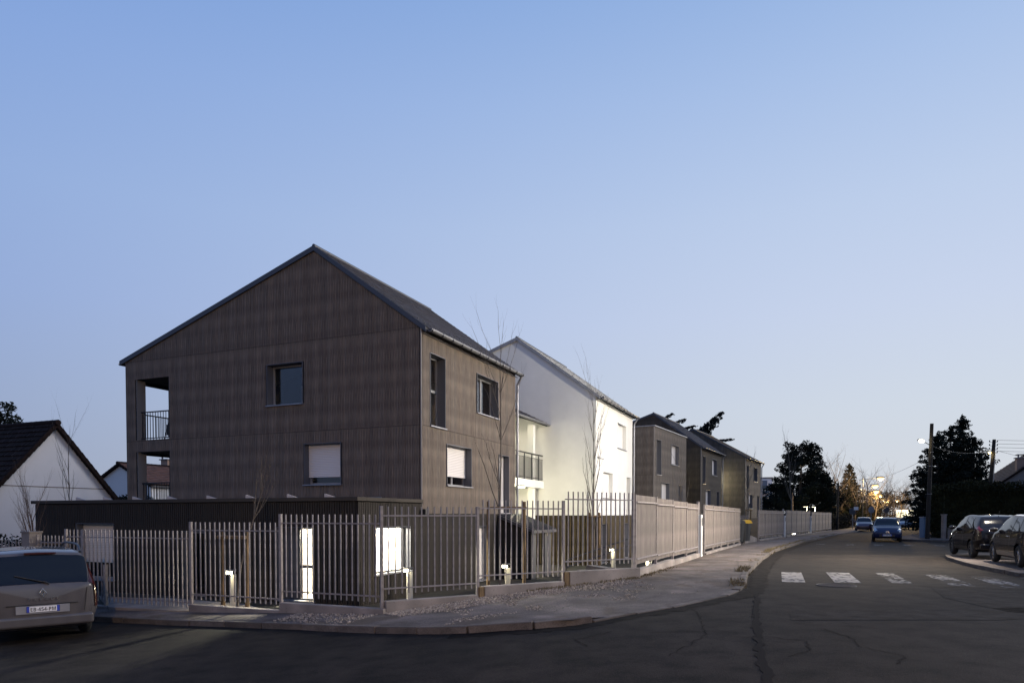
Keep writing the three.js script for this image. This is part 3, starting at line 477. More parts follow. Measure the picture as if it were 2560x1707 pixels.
// --- flat-roofed annex in front of the gable
const ANNEX_D = 3.11, AW = 11.98;
const annex = thing('annex', 'low dark flat-roofed annex with lit windows in front of the gable', 'building', C1[0], C1[1], -0.75, Math.PI / 2 - TH1);
{
  const y = v => v + 0.75, t = 0.25, D = ANNEX_D, top = y(1.95);
  const G = new THREE.Matrix4().makeBasis(V(0, 0, 1), V(0, 1, 0), V(-1, 0, 0)).setPosition(-D, 0, -AW);
  const S = new THREE.Matrix4().setPosition(-D, 0, 0);
  const fh = [fromS(1.27, 2.46, -0.58, 1.3, AW), fromS(4.9, 5.78, -0.68, 1.17, AW), fromS(8.47, 10.09, -0.3, 1.36, AW)].map(([a, b, c, d]) => [a, y(b), c, y(d)]);
  const rh = [[0.72, y(0.08), 2.45, y(1.3)]];
  mesh(annex, 'front_wall', onPlane(wallGeo([[0, 0], [AW, 0], [AW, top], [0, top]], fh, t), G), M.membrane);
  mesh(annex, 'street_wall', onPlane(wallGeo([[t, 0], [D - 0.01, 0], [D - 0.01, top], [t, top]], rh, t), S), M.membrane);
  mesh(annex, 'garden_wall', [box(-D, -0.02, 0, top, -AW, -AW + t)], M.membrane);
  mesh(annex, 'front_cladding', onPlane(battenGeo(0, AW, () => 0.08, () => top - 0.02, fh, [], 31, [0.038, 0.030, 0.024], { pitch: 0.075, wid: 0.05, depth: 0.04 }), G), M_BATTEN, { kind: 'stuff' });
  mesh(annex, 'street_cladding', onPlane(battenGeo(0, D - 0.02, () => 0.08, () => top - 0.02, rh, [], 33, [0.038, 0.030, 0.024], { pitch: 0.075, wid: 0.05, depth: 0.04 }), S), M_BATTEN, { kind: 'stuff' });
  const rf = group(annex, 'roof');
  mesh(rf, 'deck', [box(-D + t, -0.02, y(1.7), y(1.82), -AW + t, -t)], M.darkMetal);
  mesh(rf, 'parapet_cap', [rbox(-D - 0.09, -D + 0.3, y(1.952), y(2.05), -AW - 0.1, 0.09, 0.008), rbox(-D + 0.302, -0.046, y(1.952), y(2.05), -0.3, 0.09, 0.008), rbox(-D + 0.302, -0.046, y(1.952), y(2.05), -AW - 0.1, -AW + 0.3, 0.008)], mat(0.045, 0.038, 0.032, 0.75, { specularIntensity: 0.4 }));
  mesh(rf, 'flashing', [box(-0.55, -0.5, y(2.0), y(2.12), -8.0, -1.0)], M.zinc);
  // windows
  const lit = { dark: false, frameMat: mat(0.05, 0.05, 0.055, 0.6), frameW: 0.035 };
  windowUnit(annex, fh[0], G, { ...lit, transoms: [y(0.29)], recess: 0.16 });
  windowUnit(annex, fh[1], G, { recess: 0.2 });
  windowUnit(annex, fh[2], G, { shutter: 0.68, shutterMat: mat(0.62, 0.55, 0.48, 0.6) });
  windowUnit(annex, rh[0], S, { ...lit, mullions: [1.35], recess: 0.18 });
  mesh(annex, 'door_leaf', [box(-D + 0.15, -D + 0.2, y(-0.56), y(1.28), -2.42, -1.86)], mat(0.05, 0.05, 0.055, 0.6));
  // the lit room behind
  const rm = group(annex, 'room');
  mesh(rm, 'inner_wall', [box(-0.2, -0.1, y(-0.6), y(1.7), -4.2, -t), box(-D + t, -0.2, y(-0.6), y(1.7), -4.3, -4.2), box(-D + t + 0.002, -D + t + 0.012, y(1.31), y(1.7), -4.2, -t)], M.interior);
  mesh(rm, 'ceiling', [box(-D + t, -0.2, y(1.6), y(1.7), -4.2, -t)], M.interior);
  mesh(rm, 'floor', [box(-D + t, -0.2, y(-0.7), y(-0.58), -4.2, -t)], M.floorIn);
  const cl = thing('ceiling_lamp', 'round lit ceiling lamp inside the annex room', 'lamp', C1[0], C1[1], -0.75, Math.PI / 2 - TH1);
  const cy = new THREE.CylinderGeometry(0.2, 0.22, 0.06, 20); cy.translate(-1.45, y(1.565), -1.8); mesh(cl, 'diffuser', [cy], glow(1, 0.86, 0.62, 4));
  pointLight(cl, -1.45, y(1.46), -1.8, [1, 0.93, 0.72], 230, 6);
  const chair = thing('chair', 'black chair standing inside the lit annex door', 'chair', C1[0], C1[1], -0.58, Math.PI / 2 - TH1);
  const cx = -D + 0.72, cz = -1.42, legs = [[-0.2, -0.2], [0.2, -0.2], [-0.2, 0.2], [0.2, 0.2]];
  for (const [a, b] of legs) mesh(chair, 'leg', [rod(V(cx + a, 0, cz + b), V(cx + a * 0.85, 0.46, cz + b * 0.85), 0.014)], M.blackMetal);
  mesh(chair, 'seat', [rbox(cx - 0.22, cx + 0.22, 0.44, 0.48, cz - 0.22, cz + 0.22, 0.02)], M.blackMetal);
  mesh(chair, 'backrest', [rbox(cx - 0.25, cx - 0.21, 0.5, 0.82, cz - 0.22, cz + 0.22, 0.018)], M.blackMetal);
  // timber wedges lying on the roof edge
  const wedge = new THREE.Shape([[0, 0], [0.3, 0], [0, 0.095]].map(p => new THREE.Vector2(...p)));
  [[-10.55], [-9.35], [-8.1], [-6.7], [-5.2], [-3.8], [-2.4], [-1.2]].forEach(([z], i) => {
    const w = thing('roof_wedge', 'pale timber wedge lying on the annex roof edge', 'timber', C1[0], C1[1], -0.75, Math.PI / 2 - TH1, 'timber wedges on the annex roof');
    const g = new THREE.ExtrudeGeometry(wedge, { depth: 0.09, bevelEnabled: false }); g.rotateY(-Math.PI / 2 + 0.3); g.translate(-D + 0.36, y(2.055), z); mesh(w, 'wedge', [g], mat(0.42, 0.38, 0.36, 0.8));
    const pd = box(-D + 0.305, -D + 0.6, y(1.82), y(2.055), z - 0.1, z + 0.5); mesh(w, 'batten', [pd], M.log);
  });
  const wl = thing('wall_light', 'small dark wall light under the annex parapet corner', 'light', C1[0], C1[1], -0.75, Math.PI / 2 - TH1);
  mesh(wl, 'housing', [rbox(-0.12, 0.02, y(1.62), y(1.78), 0.045, 0.2, 0.01)], M.blackMetal);
}
// --- white rendered house
const TH2 = R(23.2), C2 = [3.73, 30.9];
house({ C: C2, th: TH2, label: 'white rendered gabled house lit by a lamp beside the balcony', plaster: true, seed: 41, L: 6.95, base: 1.6, sr: 3.8, hr: 9.72, he: 6.9,
  street: [[0.25, 4.2, 1.16, 6.2], [3.84, 4.94, 5.57, 6.2], [1.25, 2.4, 2.92, 3.63], [5.69, 1.63, 6.55, 3.6]], streetWin: [{ transoms: [5.75], shutter: 0.62 }, { shutter: 0.93 }, { shutter: 1 }, {}],
  win: { lining: M.plaster, proud: 0.004, frameMat: M.frameWhite, shutterMat: mat(0.72, 0.72, 0.72, 0.5) }, tile: mat(0.26, 0.275, 0.30, 0.6, { vertexColors: true }), vergeMat: M.paleZinc, soffitMat: M.plaster, baseColour: [0.135, 0.105, 0.052], baseBatten: { pitch: 0.11, wid: 0.06, depth: 0.06 },
  baseHoles: [[0.9, -0.6, 1.8, 1.2], [5.2, -0.6, 6.0, 1.2]], baseWin: [{}, { shutter: 0.8 }] });
// --- houses further along
const flatHouse = house({ C: [8.45, 41.3], th: R(29), label: 'grey batten-clad flat-topped house behind the slatted fence', flat: true, seed: 61, L: 7.2, W: 6, dy: -0.15, he: 7.05, joints: [4.17], street: WINDOWS, streetWin: [{}, { shutter: 0.9 }, { shutter: 1 }, {}], woodColour: [0.26, 0.235, 0.22] });
house({ C: [14.2, 52.1], th: R(28.6), label: 'dark brown gabled house with the darkest roof of the row', seed: 71, L: 7.3, dy: -0.2, street: WINDOWS, streetWin: [{}, { shutter: 0.9 }, { shutter: 0.9 }, {}], woodColour: [0.12, 0.102, 0.082] });
house({ C: [20.4, 60.6], th: R(30), label: 'grey gabled house at the far end of the row', seed: 81, L: 7.2, dy: -0.3, sr: 4.6, street: WINDOWS, streetWin: [{}, {}, { shutter: 0.6 }, {}], woodColour: [0.26, 0.235, 0.205] });
mesh(flatHouse.getObjectByName('roof'), 'vent_duct', [rbox(0.5, 1.0, 7.5, 8.25, -3.4, -2.9, 0.02), rbox(0.45, 1.05, 8.25, 8.32, -3.45, -2.85, 0.01)], M.paleZinc);
// --- stair links with balconies between the houses
function link(o) {
  const l = thing('balcony_link', o.label, 'building', o.C[0], o.C[1], -0.75, Math.PI / 2 - o.th, 'stair links between the houses');
  const y = v => v + 0.75, z = -o.back, x0 = -o.len, wm = o.wall;
  mesh(l, 'back_wall', [box(x0, -0.01, 0, y(6.6), z - 1.75, z - 1.55)], wm);
  mesh(l, 'column', [box(-1.16, -0.9, 0, y(2.82), z - 0.3, z - 0.04), box(-1.16, -0.9, y(3.17), y(5.62), z - 0.3, z - 0.04)], wm);
  const b = group(l, 'balcony');
  mesh(b, 'slab', [box(x0, -0.012, y(2.83), y(3.16), z - 1.54, z + 0.05)], M.plaster);
  mesh(b, 'handrail', [box(x0, -0.1, y(4.28), y(4.33), z - 0.02, z + 0.03), box(x0, -0.1, y(4.12), y(4.14), z, z + 0.02), box(x0, -0.1, y(3.24), y(3.27), z, z + 0.02)], M.blackMetal);
  for (let x = x0 + 0.1; x < -0.1; x += 0.14) mesh(b, 'bar', [box(x, x + 0.018, y(3.18), y(4.12), z, z + 0.018)], M.blackMetal);
  for (let x = x0 + 0.3; x < -0.1; x += 0.85) mesh(b, 'rail_post', [box(x, x + 0.04, y(3.16), y(4.28), z - 0.06, z - 0.02)], M.darkMetal);
  const rf = group(l, 'roof');
  const s = new THREE.Shape([[-(z + 0.2), y(5.65)], [-(z - 3.4), y(5.65) + 1.75], [-(z - 3.4), y(5.78) + 1.75], [-(z + 0.2), y(5.78)]].map(p => new THREE.Vector2(...p)));
  const g = new THREE.ExtrudeGeometry(s, { depth: o.len - 0.02, bevelEnabled: false }); g.rotateY(Math.PI / 2); g.translate(x0, 0, 0); mesh(rf, 'deck', [g], M.darkMetal);
  mesh(rf, 'tiles', [tileSlope(z + 0.22, y(5.785), z - 3.4, y(5.785) + 1.78, x0, -0.02, 0.22, 91)], o.tile ?? M.roofTile, { kind: 'stuff' });
  mesh(rf, 'gutter', [gutter(x0, -0.01, y(5.74), z + 0.3)], M.zinc);
  if (o.upper) { const u = thing('balcony_lamp', o.upperLabel, 'light', o.C[0], o.C[1], -0.75, Math.PI / 2 - o.th); const c = new THREE.CylinderGeometry(0.12, 0.12, 0.05, 16); c.translate(-2.2, y(5.6), z - 0.8); mesh(u, 'diffuser', [c], glow(1, 0.93, 0.65, 6)); mesh(u, 'base', [rod(V(-2.2, y(5.626), z - 0.8), V(-2.2, y(6.0), z - 0.8), 0.03)], M.darkMetal); pointLight(u, -2.2, y(5.5), z - 0.8, [1, 0.93, 0.68], o.upper, 5); }
  if (o.lamp) {
    const [lx, ly, lz, k] = o.lamp, L = thing('flood_light', o.lampLabel, 'light', o.C[0], o.C[1], -0.75, Math.PI / 2 - o.th);
    mesh(L, 'housing', [rbox(lx - 0.16, lx + 0.16, y(ly), y(ly) + 0.06, lz - 0.12, lz + 0.12, 0.01)], M.darkMetal);
    mesh(L, 'lens', [rbox(lx - 0.15, lx + 0.15, y(ly) - 0.05, y(ly) - 0.003, lz - 0.11, lz + 0.11, 0.01)], glow(1, 0.93, 0.62, 14));
    pointLight(L, lx, y(ly) - 0.13, lz, [1, 0.92, 0.62], k, 5);
  }
  return l;
}
link({ C: C2, th: TH2, label: 'white stair link with a railed balcony between the dark and white houses', back: 2.5, len: 4.2, wall: M.plaster, lamp: [-4.0, 2.76, -1.95, 38], lampLabel: 'bright flood light under the balcony beside the white house', upper: 4, upperLabel: 'round ceiling lamp over the balcony of the white link' });
link({ C: [14.2, 52.1], th: R(28.6), label: 'stair link with a zinc roof beside the flat-topped grey house', back: 2.4, len: 3.6, wall: mat(0.30, 0.25, 0.15, 0.85), tile: mat(0.4, 0.42, 0.46, 0.5, { vertexColors: true }), lamp: [-1.9, 4.9, -3.4, 16], lampLabel: 'lamp over the balcony beside the dark brown house' });
link({ C: [20.4, 60.6], th: R(30), label: 'stair link with a small balcony before the farthest grey house', back: 3.4, len: 2.9, wall: mat(0.36, 0.32, 0.22, 0.85), lamp: [-1.3, 4.9, -3.0, 30], lampLabel: 'lamp lighting the gable of the farthest house in the row' });
{ // pale low wall panel below the far gable
  const w = thing('white_wall', 'pale low wall lit up below the gable of the far grey house', 'wall', 20.4, 60.6, -0.9, Math.PI / 2 - R(30));
  mesh(w, 'panel', [box(-0.9, -0.75, 0, 2.6, -5.2, -0.6)], M.plaster);
}
// --- bin shelter beside the dark house
{
  const sh = thing('bin_shelter', 'dark lean-to shelter with ribbed roof at the end of the dark house', 'shelter', C1[0], C1[1], -0.75, Math.PI / 2 - TH1);
  const y = v => v + 0.75, x0 = 5.2, x1 = 7.6, zo = 1.3, up = y(1.62), lo = y(1.12);
  const slope = z => up + (lo - up) * z / zo;
  mesh(sh, 'side_wall', [onPlane(wallGeo([[0, 0], [zo - 0.1, 0], [zo - 0.1, slope(zo) - 0.1], [0, slope(0.1) - 0.1]], [], 0.06), new THREE.Matrix4().makeBasis(V(0, 0, 1), V(0, 1, 0), V(-1, 0, 0)).setPosition(x0 + 0.15, 0, 0.06))], M.membrane);
  mesh(sh, 'front_wall', [box(x0 + 0.15, x0 + 0.7, 0, slope(zo) - 0.12, zo - 0.12, zo - 0.06), box(x1 - 0.8, x1 - 0.1, 0, slope(zo) - 0.12, zo - 0.12, zo - 0.06)], M.darkMetal);
  const rf = group(sh, 'roof'), g = new THREE.ExtrudeGeometry(new THREE.Shape([[-0.06, up - 0.1], [-zo - 0.12, slope(zo + 0.12) - 0.1], [-zo - 0.12, slope(zo + 0.12)], [-0.06, up]].map(p => new THREE.Vector2(...p))), { depth: x1 - x0, bevelEnabled: false }); g.rotateY(Math.PI / 2); g.translate(x0, 0, 0);
  mesh(rf, 'sheet', [g], M.darkMetal);
  const ribs = []; for (let x = x0 + 0.1; x < x1; x += 0.2) { const q = box(x - 0.02, x + 0.02, -0.012, 0.03, 0, Math.hypot(zo + 0.06, slope(zo + 0.12) - up)); q.rotateX(Math.atan2(up - slope(zo + 0.12), zo + 0.06)); q.translate(0, up + 0.012, 0.06); ribs.push(q); }
  mesh(rf, 'ribs', ribs, M.darkMetal, { kind: 'stuff' });
}
// ---------------------------------------------------------------- fences
const GB = box(-0.0115, 0.0115, 0, 1.75, -0.0115, 0.0115); clean(GB); uvm(GB);
function barPanel(parent, a, b, top, first, last) {
  const p = group(parent, 'fence_panel'), y0 = top - 1.75, post = x => mesh(p, 'post', [rbox(x - 0.03, x + 0.03, y0 - 0.42, top + 0.01, -0.03, 0.03, 0.004)], M.post);
  if (first) post(a); post(b);
  mesh(p, 'rail', [box(a + 0.03, b - 0.03, top - 0.196, top - 0.168, 0.0118, 0.04)], M.galva); mesh(p, 'rail', [box(a + 0.03, b - 0.03, y0 + 0.1, y0 + 0.128, 0.0118, 0.04)], M.galva);
  const n = Math.round((b - a) / 0.142);
  for (let i = 1; i < n; i++) { const m = new THREE.Mesh(BAR, M.galva); m.name = 'bar'; m.castShadow = m.receiveShadow = true; m.position.set(a + (b - a) * i / n, y0, 0); p.add(m); }
}
const BAR = GB.index ? GB.toNonIndexed() : GB; uvm(BAR);
{
  const f = thing('bar_fence', 'pale metal bar fence in low steps beside the grey minivan', 'fence', ...c0, 0, turnTo(...uG));
  [[0, 2.53, 1.617], [2.53, 5.11, 1.445], [5.11, 9.34, 1.247], [9.34, 10.45, 1.09]].forEach(([a, b, t], i) => barPanel(f, a, b, t, false));
  mesh(f, 'gate_post', [rbox(8.66, 8.72, -0.75, 1.25, -0.04, 0.04, 0.004)], M.post); mesh(f, 'gate_post', [rbox(7.9, 7.97, -0.75, 0.4, -0.04, 0.04, 0.004)], M.post);
  barPanel(f, 10.75, 14.6, 0.95, true);
  const w = thing('low_wall', 'low pale concrete wall under the stepped bar fence by the minivan', 'wall', ...c0, 0, turnTo(...uG));
  [[-0.1, 2.5, -0.25], [2.502, 5.1, -0.42], [5.102, 9.3, -0.6], [9.302, 14, -0.68]].forEach(([a, b, t]) => mesh(w, 'block', [rbox(a, b, -1.1, t, -0.1, 0.1, 0.012)], M.concrete));
  const bx = thing('meter_box', 'square stone pillar box between two low fence panels', 'pillar', ...along(10.6, 0).slice(0, 2), -0.78, turnTo(...uG));
  mesh(bx, 'body', [rbox(-0.15, 0.17, 0, 1.93, -0.2, 0.12, 0.01)], M.concrete); mesh(bx, 'lid', [rbox(-0.17, 0.19, 1.93, 1.97, -0.22, 0.14, 0.008)], M.concrete);
}
{
  const f = thing('bar_fence', 'pale metal bar fence stepping up across the street corner', 'fence', ...c0, 0, turnTo(...dR));
  [[0, 2.19, 1.775], [2.19, 4.49, 1.932], [4.49, 6.66, 2.155]].forEach(([a, b, t], i) => barPanel(f, a, b, t, i === 0));
  const w = thing('low_wall', 'low pale concrete wall stepping up under the corner bar fence', 'wall', ...c0, 0, turnTo(...dR));
  [[0.05, 2.16, -0.108], [2.18, 4.46, 0.066], [4.48, 6.82, 0.288]].forEach(([a, b, t], i) => { mesh(w, 'block', [rbox(a + (i ? 0.14 : 0), b, -1.0, t, -0.1, 0.1, 0.012)], M.concrete); if (i) mesh(w, 'timber_shim', [rbox(a + 0.01, a + 0.135, -0.8, t - 0.01, -0.07, 0.09, 0.005)], M.log); });
}
function slatRun(A, B, yA, yB, o) {
  const L = Math.hypot(B[0] - A[0], B[1] - A[1]), f = thing('slat_fence', o.label, 'fence', A[0], A[1], 0, turnTo(B[0] - A[0], B[1] - A[1]), 'close-boarded slat fences along the street'), n = Math.max(1, Math.round(L / 2.5)), r = rng(o.seed);
  const yy = x => lerp(yA, yB, x / L);
  for (let i = 0; i < n; i++) {
    const a = L * i / n, b = L * (i + 1) / n, ym = yy((a + b) / 2), p = group(f, 'fence_panel'), top = ym + o.h, sl = [], pos = [], col = [];
    const post = x => mesh(p, 'post', [rbox(x - 0.035, x + 0.035, ym - 0.45, top, -0.035, 0.035, 0.004)], M.post);
    if (i === 0) post(a); post(b);
    mesh(p, 'rail', [box(a + 0.035, b - 0.035, top - 0.21, top - 0.17, 0.02, 0.06)], M.galva); mesh(p, 'rail', [box(a + 0.035, b - 0.035, ym + 0.22, ym + 0.26, 0.02, 0.06)], M.galva);
    const gs = [], pitch = 0.095; for (let x = a + 0.06; x < b - 0.05; x += pitch) { const g = clean(box(x, x + (o.wid ?? 0.066), ym + 0.1, top - 0.01, -0.012, 0.012)), k = 0.86 + 0.28 * r(), c = new Float32Array(g.attributes.position.count * 3).fill(k); g.setAttribute('color', new THREE.BufferAttribute(c, 3)); gs.push(g); }
    mesh(p, 'slats', gs, M.slat, { kind: 'stuff' });
  }
  const w = thing('low_wall', o.wallLabel, 'wall', A[0], A[1], 0, turnTo(B[0] - A[0], B[1] - A[1]), 'low walls under the slat fences'), m = Math.max(1, Math.round(L / 5));
  for (let i = 0; i < m; i++) { const a = L * i / m + 0.01, b = L * (i + 1) / m - 0.01, t = yy((a + b) / 2) - 0.02; mesh(w, 'block', [rbox(a, b, -1.2, t, -0.1, 0.1, 0.012)], M.concrete); }
  return f;
}
slatRun([3.1, 17.44], [7.05, 26.3], 0.27, 0.15, { h: 1.87, seed: 1, label: 'close slat fence beside the corner, up to the white gate pier', wallLabel: 'low concrete wall under the nearest slat fence' });
slatRun([7.75, 27.9], [12.6, 38.3], 0.12, 0.06, { h: 1.92, seed: 2, label: 'close slat fence between the gate pier and the bins', wallLabel: 'low concrete wall under the slat fence before the bins' });
slatRun([16, 44.9], [20.6, 52.5], 0.05, 0.03, { h: 1.9, seed: 3, label: 'close slat fence beyond the bins', wallLabel: 'low concrete wall under the fence beyond the bins' });
slatRun([21.2, 53.5], [27.6, 64.1], 0.0, -0.02, { h: 2.0, seed: 4, wid: 0.085, label: 'close slat fence between the two far white piers', wallLabel: 'low concrete wall between the far white piers' });
slatRun([28.1, 64.9], [35.9, 77.8], -0.03, -0.05, { h: 1.95, seed: 5, wid: 0.085, label: 'last slat fence lit by the garden lamps behind it', wallLabel: 'low concrete wall under the last slat fence' });
function pier(X, F, y, ang, label, h = 1.62) {
  const p = thing('gate_pier', label, 'pillar', X, F, y, ang, 'white gate piers with intercoms');
  mesh(p, 'body', [rbox(-0.13, 0.13, -0.3, h, -0.1, 0.1, 0.01)], M.plaster); mesh(p, 'intercom', [rbox(-0.07, 0.05, h - 0.42, h - 0.12, 0.1, 0.125, 0.005)], M.darkMetal);
  mesh(p, 'letter_plate', [rbox(0.13, 0.16, h - 0.75, h - 0.25, -0.06, 0.08, 0.004)], M.log);
  mesh(p, 'gate_post', [rbox(0.22, 0.30, -0.3, h + 0.52, -0.16, -0.08, 0.004)], M.galva); mesh(p, 'gate_post', [rbox(0.42, 0.50, -0.3, h + 0.50, -0.16, -0.08, 0.004)], M.galva);
}
pier(7.25, 26.75, 0.0, turnTo(0.43, 0.9), 'white gate pier with intercom between the two nearest slat fences');
pier(20.75, 52.75, -0.05, turnTo(0.5, 0.86), 'white gate pier with intercom beyond the bins');
pier(27.7, 64.25, -0.1, turnTo(0.5, 0.86), 'white gate pier before the last slat fence');
{ // open bar fence seen behind the bins
  const A = [11.2, 41.2], B = [16.2, 47.5], f = thing('bar_fence', 'open metal bar fence behind the bins', 'fence', ...A, 0, turnTo(B[0] - A[0], B[1] - A[1])); const L = Math.hypot(B[0] - A[0], B[1] - A[1]);
  for (let i = 0; i < 3; i++) barPanel(f, L * i / 3, L * (i + 1) / 3, 1.6, i === 0);
}
function bin(X, F, y, ang, lid, label) {
  const b = thing('wheelie_bin', label, 'bin', X, F, y, ang, 'bins at the gap in the fence');
  const g = new THREE.CylinderGeometry(0.42, 0.34, 1.05, 4, 1); g.rotateY(Math.PI / 4); g.scale(1, 1, 1.1); g.translate(0, 0.62, 0); mesh(b, 'body', [g], mat(0.025, 0.027, 0.03, 0.5));
  const l = new THREE.CylinderGeometry(0.36, 0.36, 0.68, 14, 1, false, 0, Math.PI); l.rotateX(Math.PI / 2); l.rotateZ(Math.PI / 2); l.scale(1, 0.6, 1); l.translate(0, 1.15, 0); mesh(b, 'lid', [l], lid);
  for (const z of [-0.25, 0.25]) { const w = new THREE.CylinderGeometry(0.1, 0.1, 0.06, 12); w.rotateX(Math.PI / 2); w.translate(-0.3, 0.1, z); mesh(b, 'wheel', [w], M.rubber); }
}
bin(13.1, 40.3, -0.02, 0.4, mat(0.04, 0.042, 0.045, 0.4), 'dark wheelie bin with a black lid at the fence gap');
bin(13.9, 41.5, -0.03, 0.5, mat(0.55, 0.33, 0.02, 0.5), 'dark wheelie bin with a yellow lid at the fence gap');
{ const w = thing('ramp_wall', 'sloping pale concrete ramp edge at the gap beside the bins', 'wall', 14.9, 43.2, 0.02, turnTo(0.55, 0.83)); mesh(w, 'block', [onPlane(wallGeo([[-1.2, -0.4], [1.6, -0.4], [1.6, 0.12], [-1.2, 0.5]], [], 0.25), new THREE.Matrix4())], M.concrete); }
// ---------------------------------------------------------------- garden things
function bollard(X, F, y, label, k, h = 0.95) {
  const b = thing('bollard_light', label, 'light', X, F, y, 0.3, 'low garden lights behind the fence');
  mesh(b, 'post', [rbox(-0.07, 0.07, 0, h - 0.12, -0.05, 0.05, 0.006)], mat(0.42, 0.40, 0.36, 0.6));
  mesh(b, 'cap', [rbox(-0.16, 0.08, h - 0.04, h, -0.07, 0.07, 0.006)], M.darkMetal);
  mesh(b, 'lens', [rbox(-0.15, -0.02, h - 0.11, h - 0.045, -0.05, 0.05, 0.005)], glow(1, 0.92, 0.62, 16));
  pointLight(b, -0.22, h - 0.12, 0.12, [1, 0.9, 0.58], k, 2);
}
bollard(-6.75, 16.7, -0.66, 'garden light with a lit pale post between the stakes before the annex', 1.7);
bollard(-2.55, 17.2, -0.64, 'garden light below the lit annex window', 0.9);
bollard(-0.12, 19.2, -0.64, 'brightest garden light between the two tree stakes', 1.2, 0.9);
bollard(3.9, 26.5, -0.6, 'garden light at the steps in front of the white house', 1.8);
bollard(4.6, 23.3, -0.6, 'garden light shining through the nearest slat fence', 1.6, 0.75);
function stakes(P, Q, y, h, rail, label) {
  const s = thing('tree_stakes', label, 'stakes', P[0], P[1], y, turnTo(Q[0] - P[0], Q[1] - P[1]), 'log stakes for young trees'), L = Math.hypot(Q[0] - P[0], Q[1] - P[1]);
  mesh(s, 'log_post', [rod(V(0, -0.2, 0), V(0, h, 0), 0.05, 0.045, 10)], M.log); mesh(s, 'log_post', [rod(V(L, -0.2, 0), V(L, h, 0), 0.05, 0.045, 10)], M.log);
  mesh(s, 'cross_log', [rod(V(-0.05, h - rail, 0.085), V(L + 0.05, h - rail, 0.085), 0.04, 0.04, 10)], M.log);
}
stakes([-0.64, 18.6], [0.33, 18.7], -0.65, 2.62, 0.17, 'pair of tall log stakes round the young tree at the dark house');
stakes([2.75, 24.6], [3.1, 24.6], -0.65, 2.35, 0.14, 'close pair of log stakes round the tree before the white house');
stakes([-6.6, 15.75], [-5.95, 15.5], -0.62, 1.85, 0.12, 'log stakes beside the garden light before the annex');
stakes([-14.2, 20.2], [-12.6, 19.6], -0.95, 1.95, 0.2, 'log stakes beside the white gable house');
{ const p = thing('garden_path', 'pale concrete path behind the low fence', 'path', 0, 0, 0); p.userData = { kind: 'structure' }; mesh(p, 'slab', [(() => { const s = new THREE.Shape([[-9.6, 16.4], [-7.6, 15.8], [-6.8, 15.9], [-5.6, 15.15], [-5.2, 15.35], [-6.6, 17.0], [-9.0, 18.2], [-11, 18.4]].map(q => new THREE.Vector2(...q))); const g = new THREE.ExtrudeGeometry(s, { depth: 0.1, bevelEnabled: false }); g.rotateX(-Math.PI / 2); g.translate(0, -0.68, 0); return g; })()], M.concrete); }
{ // steps and handrail before the white house
  const s = thing('garden_steps', 'lit concrete garden steps with thin handrails before the white house', 'steps', 2.0, 22.6, -0.66, 0.35);
  for (let i = 0; i < 4; i++) mesh(s, 'step', [rbox(-0.2 + i * 0.34, 0.16 + i * 0.34, -0.2, 0.14 * (i + 1), -0.7, 0.7, 0.008)], M.concrete);
  for (const z of [0.6]) mesh(s, 'handrail', [rod(V(-0.5, 0.85, z), V(2.6, 1.75, z), 0.018), rod(V(-0.5, 0.62, z), V(2.6, 1.52, z), 0.018), rod(V(-0.5, 0, z), V(-0.5, 0.85, z), 0.018), rod(V(2.6, 0, z), V(2.6, 1.75, z), 0.018)], M.darkMetal);
}
// ---------------------------------------------------------------- trees
function branchTree(o) { // bare branching tree: returns [trunk geometries, twig geometries]
  const r = rng(o.seed), trunk = [], twigs = [];
  const grow = (a, dir, len, rad, depth) => {
    const n = depth === 0 ? (o.segs ?? 5) : 3; let p = a.clone(), d = dir.clone(), ra = rad;
    for (let i = 0; i < n; i++) {
      const q = p.clone().addScaledVector(d, len / n), rb = ra * (depth === 0 ? (o.taper ?? 0.86) : 0.78);
      (depth === 0 ? trunk : twigs).push(rod(p, q, ra, rb, depth === 0 ? 7 : depth === 1 ? 4 : 3));
      if (depth < o.depth && (depth > 0 || i >= (o.clear ?? 1))) {
        const m = depth === 0 ? o.split : 2;
        for (let k = 0; k < m; k++) if (r() < 0.92) {
          const az = r() * 6.283, sp = (o.spread ?? 0.75) * (0.6 + 0.6 * r());
          const side = V(Math.cos(az), 0, Math.sin(az)), nd = d.clone().multiplyScalar(Math.cos(sp)).addScaledVector(side, Math.sin(sp)); nd.y += o.lift ?? 0.12; nd.normalize();
          grow(q.clone(), nd, len * (o.shrink ?? 0.5) * (0.7 + 0.5 * r()), rb * (o.thin ?? 0.55), depth + 1);
        }
      }
      p = q; ra = rb; { const w = depth === 0 ? (o.wob ?? 0.25) : 0.25; d.add(V((r() - 0.5) * w, (o.lift ?? 0.1) * 0.6, (r() - 0.5) * w)).normalize(); }
    }
  };
  grow(V(0, -0.15, 0), V(o.lean ?? 0, 1, 0).normalize(), o.h, o.rad, 0);
  return [trunk, twigs];
}
function bareTree(name, label, X, F, y, o, m = M.bark, grp) {
  const t = thing(name, label, 'tree', X, F, y, (o.seed % 7) * 0.8, grp), [a, b] = branchTree(o);
  mesh(t, 'trunk', a, m); mesh(t, 'crown', b, m, { kind: 'stuff' }); return t;
}
bareTree('young_tree', 'slender bare tree tied between log stakes at the dark house', -0.32, 18.62, -0.65, { h: 6.3, rad: 0.055, depth: 2, split: 3, seed: 4, spread: 0.5, shrink: 0.26, lift: 0.3, clear: 3, segs: 10, wob: 0.05, taper: 0.84, thin: 0.62 }, M.youngBark, 'young bare street trees');
